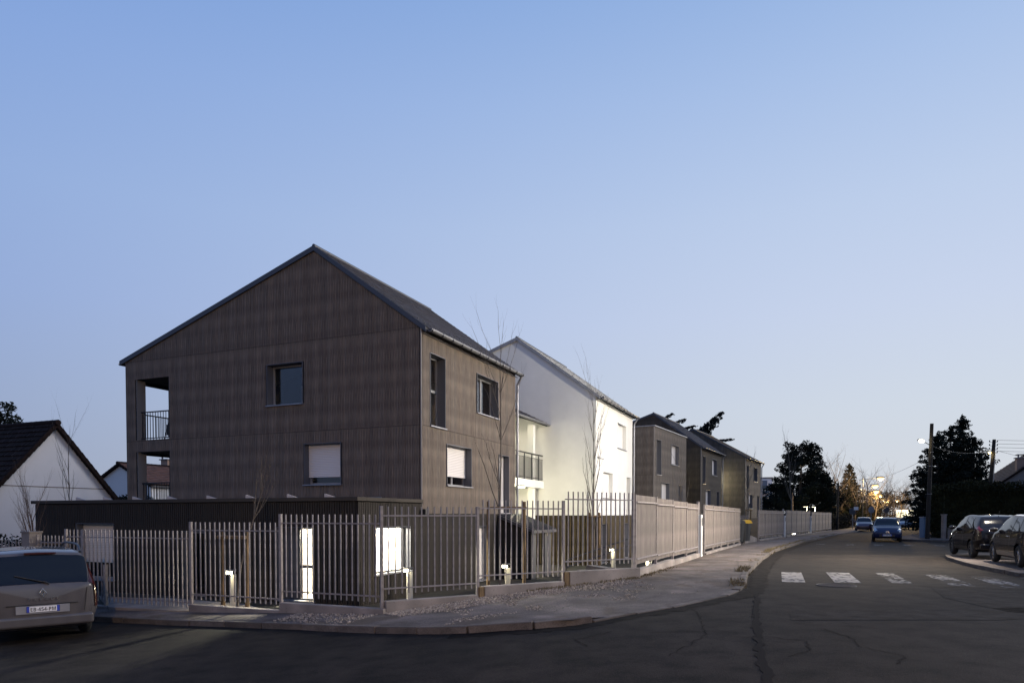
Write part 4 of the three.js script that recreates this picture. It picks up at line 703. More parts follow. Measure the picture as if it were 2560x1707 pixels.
bareTree('young_tree', 'slender bare tree with upswept twigs before the white gable', 2.92, 24.55, -0.65, { h: 6.2, rad: 0.055, depth: 2, split: 3, seed: 17, spread: 0.42, shrink: 0.28, lift: 0.3, clear: 2, segs: 10, wob: 0.05, taper: 0.84, thin: 0.62 }, M.youngBark, 'young bare street trees');
bareTree('young_tree', 'bare young tree before the flat-topped grey house', 9.0, 36.6, -0.3, { h: 5.4, rad: 0.045, depth: 2, split: 2, seed: 23, spread: 0.6, shrink: 0.3, lift: 0.3, clear: 3, segs: 10, wob: 0.05, taper: 0.84, thin: 0.62 }, M.youngBark, 'young bare street trees');
bareTree('young_tree', 'bare young tree behind the annex against the white gable wall', -16.0, 25.0, -0.75, { h: 5.1, rad: 0.045, depth: 2, split: 2, seed: 31, spread: 0.5, shrink: 0.3, lift: 0.3, clear: 4, segs: 10, wob: 0.05, taper: 0.84 }, M.youngBark, 'young bare street trees');
bareTree('young_tree', 'low bushy bare tree behind the log rail at the white gable', -13.7, 19.7, -0.95, { h: 2.5, rad: 0.045, depth: 3, split: 3, seed: 37, spread: 0.45, shrink: 0.5, lift: 0.35, clear: 1, segs: 5, wob: 0.08 }, mat(0.13, 0.085, 0.06, 0.9), 'young bare street trees');
bareTree('young_tree', 'bare young tree beside the farthest house', 30.3, 75, -0.2, { h: 8.5, rad: 0.07, depth: 2, split: 3, seed: 43, spread: 0.5, shrink: 0.3, lift: 0.3 }, M.youngBark, 'young bare street trees');
bareTree('young_tree', 'bare young tree in front of the end house of the row', 19.2, 56.5, -0.2, { h: 5.4, rad: 0.05, depth: 2, split: 3, seed: 47, spread: 0.5, shrink: 0.32, lift: 0.3 }, M.youngBark, 'young bare street trees');
stakes([19.0, 56.2], [19.5, 56.5], -0.2, 2.3, 0.1, 'log stakes at the end house of the row');
bareTree('young_tree', 'small leafy-tipped sapling tied between stakes before the annex', -6.25, 15.7, -0.62, { h: 2.9, rad: 0.03, depth: 3, split: 4, seed: 53, spread: 0.5, shrink: 0.34, lift: 0.2, clear: 3 }, M.bark, 'young bare street trees');
// foliage: many small faces spread through clumps
function leafFaces(clumps, per, size, seed, flatK = 1) {
  const r = rng(seed), pos = [], nor = [];
  for (const [x, y, z, a, b, c] of clumps) for (let i = 0; i < per; i++) {
    const u = r() * 2 - 1, t = r() * 6.283, q = Math.cbrt(0.15 + 0.85 * r()), s = Math.sqrt(1 - u * u);
    const p = [x + a * q * s * Math.cos(t), y + b * q * u, z + c * q * s * Math.sin(t)], k = size * (0.6 + 0.8 * r());
    const d1 = V(r() - 0.5, (r() - 0.5) * flatK, r() - 0.5).normalize(), d2 = V(r() - 0.5, (r() - 0.5) * flatK, r() - 0.5); d2.addScaledVector(d1, -d2.dot(d1)).normalize(); const n = d1.clone().cross(d2);
    pos.push(p[0] - d1.x * k, p[1] - d1.y * k, p[2] - d1.z * k, p[0] + d1.x * k, p[1] + d1.y * k, p[2] + d1.z * k, p[0] + d2.x * k * 0.7, p[1] + d2.y * k * 0.7, p[2] + d2.z * k * 0.7);
    for (let e = 0; e < 3; e++) nor.push(n.x, n.y, n.z);
  }
  return rawGeo(pos, nor);
}
const LEAF = (r, g, b) => mat(r, g, b, 1, { specularIntensity: 0.15 });
const M_NEEDLE = LEAF(0.012, 0.016, 0.013), M_CEDAR = LEAF(0.012, 0.016, 0.016), M_HEDGE = LEAF(0.018, 0.020, 0.010), M_DECID = LEAF(0.040, 0.033, 0.022);
function conifer(name, label, X, F, y, H, Wd, seed, o = {}) {
  const t = thing(name, label, 'tree', X, F, y, seed, o.group), r = rng(seed), limbs = [], cl = [];
  limbs.push(rod(V(0, -0.3, 0), V(0, H * 0.97, 0), H * 0.02 + 0.05, 0.02, 8));
  const lv = o.levels ?? 16;
  for (let i = 0; i < lv; i++) {
    const h = H * lerp(o.from ?? 0.08, 0.96, i / (lv - 1)), f = 1 - h / H, reach = Wd / 2 * Math.pow(f, o.pow ?? 0.7) * (o.shape ? o.shape(h / H) : 1), n = Math.max(3, Math.round((o.arms ?? 7) * (0.4 + f)));
    for (let k = 0; k < n; k++) {
      const az = k / n * 6.283 + r() * 1.2 + i, l = reach * (0.62 + 0.5 * r()) + 0.1, d = V(Math.cos(az), (o.rise ?? -0.08) + (r() - 0.5) * 0.2, Math.sin(az));
      limbs.push(rod(V(0, h, 0), V(d.x * l, h + d.y * l, d.z * l), 0.04 * f + 0.012, 0.008, 3));
      const m = Math.max(2, Math.round(l / (o.step ?? 0.5)));
      for (let q = 1; q <= m; q++) { const w = q / m, c = (o.clump ?? 0.42) * (0.65 + 0.5 * r()) * (1.15 - 0.5 * w); cl.push([d.x * l * w + (r() - 0.5) * 0.2, h + d.y * l * w + (r() - 0.5) * 0.2 - 0.06, d.z * l * w + (r() - 0.5) * 0.2, c, c * (o.flat ?? 0.6), c]); }
    }
  }
  for (let q = 0; q < 6; q++) cl.push([0, H * (0.9 + 0.02 * q), 0, 0.16, 0.2, 0.16]);
  mesh(t, 'trunk', limbs, M.bark); mesh(t, 'crown', leafFaces(cl, o.per ?? 26, o.leaf ?? 0.13, seed + 1), o.mat ?? M_NEEDLE, { kind: 'stuff' }); return t;
}
function pine(name, label, X, F, y, H, Wd, seed, o = {}) {
  const t = thing(name, label, 'tree', X, F, y, 0, o.group), r = rng(seed), limbs = [], cl = [];
  limbs.push(rod(V(0, -0.3, 0), V(o.lean ?? 0.3, H * 0.9, 0), H * 0.025 + 0.06, 0.06, 8));
  const n = o.n ?? 34;
  for (let i = 0; i < n; i++) {
    const h = H * lerp(o.from ?? 0.18, 0.97, Math.pow(i / (n - 1), 0.9)), f = 1 - h / H, reach = Wd / 2 * (0.30 + 0.85 * Math.sqrt(Math.max(0, f))) * (0.55 + 0.6 * r()), az = i * 2.4 + r(), d = V(Math.cos(az), 0.18 + 0.25 * r(), Math.sin(az)), a = V((o.lean ?? 0.3) * h / H, h * 0.94, 0), b = a.clone().addScaledVector(d, reach);
    limbs.push(rod(a, b, 0.05 + 0.05 * f, 0.02, 4));
    const m = Math.max(2, Math.round(reach / 0.6)); for (let q = 0; q < m; q++) { const w = 0.45 + 0.55 * (q + 1) / m, p = a.clone().lerp(b, w), c = (o.clump ?? 0.55) * (0.6 + 0.6 * r()); cl.push([p.x + (r() - 0.5) * 0.5, p.y + 0.1 + (r() - 0.5) * 0.4, p.z + (r() - 0.5) * 0.5, c, c * 0.72, c]); }
  }
  mesh(t, 'trunk', limbs, M.bark); mesh(t, 'crown', leafFaces(cl, o.per ?? 60, o.leaf ?? 0.15, seed + 1), o.mat ?? M_NEEDLE, { kind: 'stuff' }); return t;
}
conifer('conifer_tree', 'broad dark conifer rising behind the tall hedge', 37.0, 58.5, -0.1, 9.0, 7.6, 5, { levels: 18, arms: 10, pow: 0.55, per: 30, clump: 0.5, leaf: 0.15, rise: 0.12, shape: h => h < 0.25 ? 0.85 : 1 });
conifer('conifer_tree', 'pointed dark conifer top beside the broad one behind the hedge', 38.6, 59.5, -0.1, 10.1, 5.2, 9, { levels: 18, arms: 8, pow: 0.7, per: 28, clump: 0.42, leaf: 0.14, rise: 0.15 });
conifer('conifer_tree', 'narrow conifer spire left in the clump behind the wooden pole', 35.6, 58.0, -0.1, 8.4, 5.0, 13, { levels: 16, arms: 8, pow: 0.6, per: 28, clump: 0.45, leaf: 0.14, rise: 0.1 });
conifer('conifer_tree', 'dark conifer at the house end of the clump behind the hedge', 39.6, 59.4, -0.1, 8.2, 5.6, 19, { levels: 16, arms: 8, pow: 0.5, per: 28, clump: 0.48, leaf: 0.14, rise: 0.1 });
pine('pine_tree', 'tall dark pine with rounded clumps beyond the end of the fence', 39.4, 95, -0.2, 11.7, 7.4, 3, { n: 46, per: 70, clump: 0.75, leaf: 0.2 });
pine('pine_tree', 'lower dark pine filling the space under the tall pine', 42.6, 97, -0.2, 7.6, 7.0, 8, { n: 40, from: 0.08, per: 70, clump: 0.8, leaf: 0.2 });
pine('pine_tree', 'dark pine close behind the far slat fence', 37.0, 96, -0.2, 6.0, 6.0, 12, { n: 34, from: 0.05, per: 60, clump: 0.8, leaf: 0.2 });
conifer('conifer_tree', 'slim spruce between bare trees beyond the fence', 57.5, 118, -0.2, 10.4, 6.6, 27, { levels: 18, arms: 8, pow: 0.9, per: 26, clump: 0.6, leaf: 0.2 });
pine('pine_tree', 'dark pine behind the roof of the white gable house on the side street', -34.6, 46, -1.2, 10.4, 5.0, 21, { n: 40, per: 60, clump: 0.7, leaf: 0.16 });
// bare trees down the street
[[52.1, 112, 10.2, 61, 'bare broad tree between the pine and the spruce'], [55.9, 117, 10, 67, 'bare tree with upswept branches beside the spruce'], [51.6, 104, 6.2, 71, 'small bare tree lit yellow by the first street lamp'], [65.6, 128, 9.2, 73, 'bare tree behind the first street lamp'], [71.4, 136, 8.6, 79, 'bare tree under the second street lamp'], [81.9, 152, 8.5, 83, 'bare tree along the row of street lamps'], [93.5, 170, 9, 89, 'bare tree halfway down the lamp row'], [109.6, 195, 10, 97, 'bare tree near the far end of the lamp row'], [126.8, 215, 13, 101, 'bare tree at the end of the street'], [128.8, 225, 11.5, 103, 'tall bare tree over the lamp row end'], [47.0, 104, 9.6, 107, 'bare tree overlapping the tall pine']].forEach(([x, f, h, s, l]) => bareTree('bare_tree', l, x, f, -0.2, { h: h * 0.82, rad: 0.15, depth: 4, split: 3, seed: s, spread: 0.75, shrink: 0.45, lift: 0.14, clear: 1 }, M.bark, 'bare trees along the far street'));
// denser winter trees closing the street
[[74.6, 150, 7, 9, 'brown winter tree behind the first lamp'], [84.4, 165, 7.8, 9, 'brown winter tree behind the second lamp'], [97.3, 185, 8.4, 10, 'brown winter tree behind the third lamp'], [110.8, 205, 9, 11, 'brown winter tree behind the fourth lamp'], [127.0, 230, 9.5, 12, 'brown winter tree behind the fifth lamp'], [146.5, 260, 10.5, 13, 'brown winter tree behind the sixth lamp'], [172.5, 300, 11.5, 14, 'brown winter tree at the vanishing end of the street'], [194.0, 330, 13, 15, 'brown winter tree closing the end of the street'], [174.0, 290, 12.5, 14, 'brown winter tree right of the street end'], [68.8, 142, 8, 9, 'brown winter tree behind the spruce'], [69.8, 150, 8, 9, 'brown winter tree behind the bare trees']].forEach(([x, f, h, w, l], i) => {
  const t = thing('winter_tree', l, 'tree', x, f, -0.3, i, 'brown winter trees closing the street'), r = rng(300 + i), cl = [], [a, b] = branchTree({ h: h * 0.8, rad: 0.16, depth: 2, split: 4, seed: 400 + i, spread: 0.75, shrink: 0.45, lift: 0.1, clear: 0 });
  for (let k = 0; k < 46; k++) { const u = r(), an = r() * 6.283, q = w / 2 * Math.sqrt(r()) * Math.sin(Math.PI * (0.2 + 0.7 * u)); cl.push([Math.cos(an) * q, h * (0.12 + 0.85 * u), Math.sin(an) * q, 0.9, 0.8, 0.9]); }
  mesh(t, 'trunk', a, M.bark); mesh(t, 'crown', [leafFaces(cl, 34, 0.26, 500 + i), ...b.map(g => { const q = clean(g); q.deleteAttribute('uv'); return q; })], M_DECID, { kind: 'stuff' });
});
// hedges
function hedge(label, P, Q, h, w, y, per, seed, m = M_HEDGE, leaf = 0.11) {
  const L = Math.hypot(Q[0] - P[0], Q[1] - P[1]), t = thing('hedge', label, 'hedge', P[0], P[1], y, turnTo(Q[0] - P[0], Q[1] - P[1])), cl = [], r = rng(seed);
  for (let x = 0; x < L; x += 0.5) for (let yy = 0.25; yy < h; yy += 0.5) for (const z of [-w / 2 + 0.2, w / 2 - 0.2]) cl.push([x + (r() - 0.5) * 0.3, yy + (r() - 0.5) * 0.3, z + (r() - 0.5) * 0.25, 0.42, 0.42, 0.34]);
  for (let x = 0; x < L; x += 0.4) for (let z = -w / 2; z <= w / 2; z += 0.4) cl.push([x, h + (fbm(x * 0.7, z, seed, 3) - 0.5) * 0.7, z, 0.4, 0.34, 0.4]);
  mesh(t, 'foliage', leafFaces(cl, per, leaf, seed + 1), m, { kind: 'stuff' }); mesh(t, 'stems', [box(0, L, 0, h - 0.3, -w / 5, w / 5)], m); return t;
}
hedge('tall dark clipped hedge at the corner behind the wooden pole', [28.9, 46.3], [46, 38.6], 3.5, 1.6, -0.05, 34, 3);
hedge('dark hedge running back from the corner along the street', [29.2, 46.9], [36.5, 57.5], 3.4, 1.4, -0.05, 22, 5);
hedge('low clipped hedge beyond the end of the slat fence', [37.5, 82], [50, 102], 1.5, 1.2, -0.15, 16, 7, M_DECID, 0.14);
hedge('dark hedge behind the low clipped hedge and signs', [46, 104], [64, 131], 2.6, 2.0, -0.15, 14, 9, M_DECID, 0.18);
hedge('dark hedge along the row of street lamps', [64, 131], [100, 190], 3.4, 2.4, -0.15, 12, 11, M_DECID, 0.24);
hedge('dark hedge on the right of the far street', [41, 63], [100, 160], 4.2, 2.0, -0.1, 10, 13, M_NEEDLE, 0.22);
hedge('dark evergreen shrub beside the small white house', [-27.6, 48.5], [-25.6, 49], 3.9, 1.6, -1.2, 26, 15, M_NEEDLE, 0.13);
hedge('dark hedge behind the log rail on the side street', [-19, 23.6], [-13.4, 21.2], 1.55, 0.9, -1.0, 26, 17, M_NEEDLE, 0.08);
// cedar boughs above the far roofs
{
  const t = thing('cedar_tree', 'cedar with long flat boughs above the roofs of the row', 'tree', 15.6, 74, -0.4, 0), limbs = [rod(V(0, 0, 0), V(0, 12.4, 0), 0.4, 0.1, 8)], cl = [], r = rng(77);
  const bough = (a, b, w) => { limbs.push(rod(a, b, 0.09, 0.02, 4)); const n = Math.round(a.distanceTo(b) / 0.3); for (let i = 0; i <= n; i++) { const k = i / n, p = a.clone().lerp(b, k), s = w * (0.35 + 0.8 * Math.sin(Math.PI * (0.15 + 0.75 * k))); cl.push([p.x + (r() - 0.5) * 0.3, p.y - 0.12, p.z + (r() - 0.5) * 0.8, 0.3, 0.09, s]); for (let e = 0; e < 3; e++) { const hh = s * (0.12 + 0.4 * r() * r()); cl.push([p.x + (r() - 0.5) * 0.3, p.y - hh, p.z + (r() - 0.5) * s, 0.08, hh, 0.2]); } } };
  bough(V(0, 11.4, 0), V(-2.9, 12.7, -0.3), 0.5); bough(V(0, 11.0, 0), V(-2.4, 11.9, 0.2), 0.7); bough(V(-0.5, 11.8, 0), V(1.3, 12.75, 0.4), 0.6); bough(V(0, 11.2, 0), V(2.6, 12.2, 0.5), 0.9); bough(V(1, 10.9, 0), V(3.6, 11.5, 0.4), 0.9); bough(V(1.4, 10.4, 0), V(4.2, 11.1, 0.2), 1.0);
  bough(V(3.0, 10.0, 0), V(6.5, 12.9, 0.3), 1.1); bough(V(3.1, 9.8, 0), V(6.3, 12.3, 0.6), 1.3); bough(V(3.0, 9.6, 0), V(5.9, 11.5, 0.2), 1.2); bough(V(0, 9.9, 0), V(3.4, 10.2, 0.2), 0.8); bough(V(4.4, 9.8, 0), V(7.6, 10.1, 0.3), 0.4); bough(V(0, 10.6, 0), V(-3.2, 11.3, -0.5), 0.8); bough(V(0, 9.6, 0), V(4.4, 10.0, 0.2), 1.2); bough(V(0, 9.0, 0), V(4.8, 9.5, 0.4), 1.3); bough(V(0, 10.2, 0), V(-2.6, 10.6, 0.2), 1.1); bough(V(1.5, 9.4, 0), V(5.4, 10.6, 0.1), 1.2); bough(V(0, 10.9, 0), V(2.4, 11.4, 0.1), 1.0);
  mesh(t, 'trunk', limbs, M.bark); mesh(t, 'crown', leafFaces(cl, 30, 0.12, 5, 0.8), M_CEDAR, { kind: 'stuff' });
}
// ---------------------------------------------------------------- neighbouring houses
M.clayTileTrim = mat(0.020, 0.013, 0.012, 0.95, { specularIntensity: 0.2 });
function gableHouse(o) { // ridge along local -x..+x? gable in plane x=0 facing +x, centred on z, ridge runs to -x
  const h = thing('gable_house', o.label, 'house', o.X, o.F, o.y, o.turn), w = o.half, L = o.len, e = o.eave, rg = o.ridge, k = (rg - e) / w;
  mesh(h, 'gable_wall', [onPlane(wallGeo([[-w, 0], [w, 0], [w, e], [0, rg], [-w, e]], [], 0.25), new THREE.Matrix4().makeBasis(V(0, 0, -1), V(0, 1, 0), V(1, 0, 0)))], o.wall);
  mesh(h, 'side_wall', [box(-L, -0.252, 0, e, w - 0.25, w), box(-L, -0.252, 0, e, -w, -w + 0.25)], o.wall);
  if (o.bands) { const g = []; for (const b of o.bands) { const hw = b > e ? (rg - b) / k : w; g.push(box(0.001, 0.012, b, b + 0.035, -hw + 0.05, hw - 0.05)); } mesh(h, 'band', g, M.concrete); }
  const rf = group(h, 'roof'), ov = 0.25;
  for (const s of [-1, 1]) {
    const sh = new THREE.Shape([[0, rg], [s * (w + ov), e - k * ov], [s * (w + ov), e - k * ov + 0.13], [0, rg + 0.15]].map(p => new THREE.Vector2(-p[0], p[1])));
    const g = new THREE.ExtrudeGeometry(sh, { depth: L + 0.15, bevelEnabled: false }); g.rotateY(Math.PI / 2); g.translate(-L, 0, 0); mesh(rf, 'deck', [g], M.clayTile === o.tile ? M.darkMetal : M.darkMetal);
    mesh(rf, 'tiles', [tileSlope(s * (w + ov + 0.03), e - k * ov + 0.14, 0, rg + 0.17, -L, 0.17, 0.3, 17 + s, { lift: 0.05, tile: 0.25 })], o.tile ?? M.clayTile, { kind: 'stuff' });
  }
  const n = Math.round(L / 0.35), rt = []; for (let i = 0; i < n; i++) { const c = new THREE.CylinderGeometry(0.12, 0.13, 0.37, 8); c.rotateZ(Math.PI / 2); c.translate(-i * 0.35 + 0.1, rg + 0.15, 0); rt.push(c); } mesh(rf, 'ridge_tiles', rt, o.trim ?? M.clayTileTrim, { kind: 'stuff' });
  // stepped verge tiles
  const vg = []; for (const s of [-1, 1]) { const l = Math.hypot(w + ov, k * (w + ov)), m = Math.round(l / 0.33); for (let i = 0; i < m; i++) { const t = (i + 0.5) / m, g = box(-0.19, 0.19, -0.06, 0.06, -0.10, 0.11); g.rotateZ(0); const q = box(0.02, 0.22, -0.1, 0.07, -0.19, 0.19); q.rotateX(s * Math.atan(k) + 0.06 * s); q.translate(0, rg + 0.1 - k * (w + ov) * t, s * (w + ov) * t); vg.push(q); } }
  mesh(rf, 'verge_tiles', vg, o.trim ?? M.clayTileTrim, { kind: 'stuff' });
  if (o.chimney) { const [cx, cz, ch] = o.chimney, cm = group(rf, 'chimney'); mesh(cm, 'stack', [box(cx - 0.3, cx + 0.3, rg - 3.2, rg + ch, cz - 0.35, cz + 0.35)], mat(0.3, 0.2, 0.15, 0.9)); mesh(cm, 'cap', [box(cx - 0.4, cx + 0.4, rg + ch, rg + ch + 0.08, cz - 0.45, cz + 0.45), box(cx - 0.3, cx + 0.3, rg + ch + 0.3, rg + ch + 0.36, cz - 0.35, cz + 0.35), box(cx - 0.28, cx - 0.2, rg + ch + 0.08, rg + ch + 0.3, cz - 0.3, cz - 0.2), box(cx + 0.2, cx + 0.28, rg + ch + 0.08, rg + ch + 0.3, cz + 0.2, cz + 0.3)], M.concrete); }
  return h;
}
const smoothWhite = mat(0.80, 0.80, 0.84, 0.92, { map: rep(T.plaster, 0.3) });
gableHouse({ label: 'white gable house with steep dark tiled roof on the side street', X: -19.85, F: 30.1, y: -1.3, turn: -TH1, half: 4.0, len: 12, eave: 2.2, ridge: 6.75, wall: smoothWhite, bands: [4.1, 1.45] });
gableHouse({ label: 'small white house with red-brown roof behind the dark house', X: -28.24, F: 50, y: -1.2, turn: R(-113), half: 3.0, len: 10, eave: 4.9, ridge: 6.4, wall: mat(0.7, 0.7, 0.7, 0.9), chimney: [-4.5, 0.6, 0.7], tile: mat(0.11, 0.05, 0.035, 0.85, { vertexColors: true }) });
gableHouse({ label: 'old house with dark tiled roof behind the tall hedge', X: 46, F: 58, y: -0.1, turn: R(-113), half: 4.5, len: 10, eave: 4.2, ridge: 7.6, wall: mat(0.16, 0.15, 0.145, 0.9), chimney: [-1.0, 2.6, -1.0], tile: mat(0.045, 0.032, 0.030, 0.8, { vertexColors: true }) });
{ // low wall and post below the hedge
  const w = thing('garden_wall', 'low rendered garden wall below the tall hedge', 'wall', 28.0, 45.0, 0, turnTo(0.91, -0.41));
  for (let i = 0; i < 6; i++) mesh(w, 'block', [rbox(0.3 + i * 2.5, 2.78 + i * 2.5, -0.3, 0.72, -0.1, 0.1, 0.01), rbox(0.3 + i * 2.5, 2.78 + i * 2.5, 0.722, 0.78, -0.13, 0.13, 0.01)], M.kerb);
  const p = thing('gate_post', 'pale square gate post at the end of the hedge wall', 'post', 28.1, 45.0, 0, 0.2); mesh(p, 'shaft', [rbox(-0.11, 0.11, -0.2, 1.6, -0.11, 0.11, 0.01)], M.concrete); mesh(p, 'cap', [rbox(-0.14, 0.14, 1.6, 1.67, -0.14, 0.14, 0.01)], M.concrete);
  const b = thing('utility_cabinet', 'pale blue utility cabinet by the hedge corner', 'cabinet', 27.75, 46.6, 0.1, 0.5); mesh(b, 'body', [rbox(-0.25, 0.25, 0, 1.35, -0.15, 0.15, 0.015)], mat(0.10, 0.15, 0.22, 0.6)); mesh(b, 'roof', [rbox(-0.28, 0.28, 1.35, 1.4, -0.18, 0.18, 0.01)], M.zinc); mesh(b, 'door', [rbox(-0.2, 0.2, 0.12, 1.25, 0.15, 0.165, 0.005)], mat(0.12, 0.17, 0.24, 0.6));
}
// ---------------------------------------------------------------- far apartment block
{
  const b = thing('apartment_block', 'distant white apartment block with stacked balconies', 'building', 68.3, 190, -0.5, -R(20));
  mesh(b, 'wall', [box(-1, 2.9, 0, 12.2, -10, 0)], mat(0.75, 0.77, 0.8, 0.9)); mesh(b, 'roof', [box(-1.2, 3.1, 12.2, 12.5, -10.2, 0.2)], M.concrete);
  for (let i = 0; i < 4; i++) { const w = group(b, 'window'); mesh(w, 'frame', [box(0.2, 1.7, 0.8 + i * 2.9, 3.0 + i * 2.9, 0.0, 0.08)], M.frameWhite); mesh(w, 'pane', [box(0.3, 1.6, 0.9 + i * 2.9, 2.9 + i * 2.9, 0.081, 0.1)], mat(0.12, 0.15, 0.2, 0.1)); mesh(b, 'balcony', [box(0.1, 1.8, 0.5 + i * 2.9, 1.5 + i * 2.9, 0.1, 0.9)], mat(0.07, 0.09, 0.1, 0.7)); }
}
// ---------------------------------------------------------------- poles, wires, street lamps
const SOD = [1, 0.66, 0.28], WARM = [1, 0.89, 0.74];
function lampHead(parent, p, dir, col, k, power, size = 1, aim = null) { // aim: where the reflector throws the light
  const g = group(parent, 'lamp_head'), q = new THREE.Quaternion().setFromUnitVectors(V(1, 0, 0), dir.clone().normalize()), put = x => { x.applyQuaternion(q); x.translate(p.x, p.y, p.z); return x; };
  const bl = new THREE.SphereGeometry(1, 14, 8); bl.scale(0.34 * size, 0.06 * size, 0.13 * size); bl.translate(0.1 * size, 0.06 * size, 0); mesh(g, 'housing', [put(bl)], M.darkMetal);
  const ln = new THREE.SphereGeometry(1, 14, 8); ln.scale(0.26 * size, 0.15 * size, 0.14 * size); ln.translate(0.12 * size, -0.06 * size, 0); mesh(g, 'lens', [put(ln)], glow(...col, k));
  const lp = V(0.12 * size, -0.26 * size, 0).applyQuaternion(q).add(p);
  if (aim) { const l = new THREE.SpotLight(new THREE.Color().setRGB(...col), power, 0, R(68), 0.9, 2); l.position.copy(lp); l.target.position.copy(aim); l.castShadow = true; l.shadow.radius = 8; parent.add(l, l.target); }
  else pointLight(parent, lp.x, lp.y, lp.z, col, power, 6);
}
function streetLamp(X, F, h, arm, label, o = {}) { // arm: vector in (X, F)
  const l = thing('street_lamp', label, 'lamp', X, F, o.y ?? -0.15, 0, o.group ?? 'street lamps down the street');
  mesh(l, 'pole', [rod(V(0, 0, 0), V(0, h, 0), 0.09, 0.05, 10)], o.mat ?? M.blackMetal);
  const a = V(arm[0], 0, -arm[1]); mesh(l, 'arm', [rod(V(-a.x * 0.25, h - 0.5, -a.z * 0.25), V(a.x, h - 0.2, a.z), 0.04, 0.03, 6)], o.mat ?? M.blackMetal);
  lampHead(l, V(a.x, h - 0.2, a.z), a, o.col ?? SOD, o.glow ?? 6, o.power ?? 130, o.size ?? 1.3, o.aim ?? null);
}
// the lamp just outside the frame on the right, above the parked cars
streetLamp(19.0, 22.3, 8.3, [-1.6, -0.6], 'tall street lamp above the two parked cars', { y: 0.1, power: 1900, col: WARM, size: 1, aim: V(-13.6, 2.1, -6.4) });
// the lamp behind the camera whose image shows in the rear window of the minivan
streetLamp(1.5, -9, 8.4, [-0.9, 1.6], 'tall street lamp on the opposite pavement behind the viewpoint', { y: 0.0, power: 560, col: [1, 0.66, 0.36], size: 1 });
[[53.2, 105], [66.5, 132], [83, 163], [101, 195], [122, 233], [138, 260], [160, 301], [193, 360]].forEach(([x, f], i) => streetLamp(x, f, 7.6, [2.2, -0.4], ['first', 'second', 'third', 'fourth', 'fifth', 'sixth', 'seventh', 'eighth'][i] + ' lit street lamp along the far street counted from the signs', { size: 1.9 + i * 0.3, power: 900, glow: 3 }));
streetLamp(126, 223, 6.8, [-1.6, 0], 'lit street lamp on the opposite side of the far street', { size: 2.2 });
streetLamp(89.5, 150, 2.6 + 0.3, [0.3, 0], 'short white park lamp at the end of the street', { col: [1, 0.93, 0.7], size: 1.6, power: 60, mat: mat(0.5, 0.48, 0.4, 0.6) });
[[35.6, 83.5], [37.7, 86]].forEach(([x, f], i) => { const l = thing('garden_lamp', ['garden lamp on a short pole behind the end of the last fence, nearer the pine', 'garden lamp on a short pole behind the very end of the last fence'][i], 'lamp', x, f, -0.3, 0); mesh(l, 'pole', [rod(V(0, 0, 0), V(0, 2.95, 0), 0.06, 0.05, 8)], mat(0.6, 0.56, 0.45, 0.6)); mesh(l, 'hood', [rbox(-0.42, 0.08, 2.95, 3.0, -0.1, 0.1, 0.02)], M.darkMetal); mesh(l, 'lens', [rbox(-0.4, -0.06, 2.89, 2.945, -0.09, 0.09, 0.02)], glow(1, 0.88, 0.55, 2.5)); pointLight(l, -0.45, 2.75, 0, [1, 0.88, 0.6], 22, 4); });
{ // ground lamp in the last fence bay and bright spots behind the fence
  const l = thing('garden_spot', 'low garden spot behind the far slat fences', 'light', 25.6, 62.8, -0.35, 0); mesh(l, 'housing', [rbox(-0.15, 0.15, 0, 0.22, -0.1, 0.1, 0.01)], M.darkMetal); mesh(l, 'lens', [rbox(-0.13, 0.13, 0.23, 0.3, -0.08, 0.08, 0.01)], glow(1, 0.92, 0.7, 14)); pointLight(l, 0.05, 0.42, 0.1, [1, 0.92, 0.7], 8, 3);
}
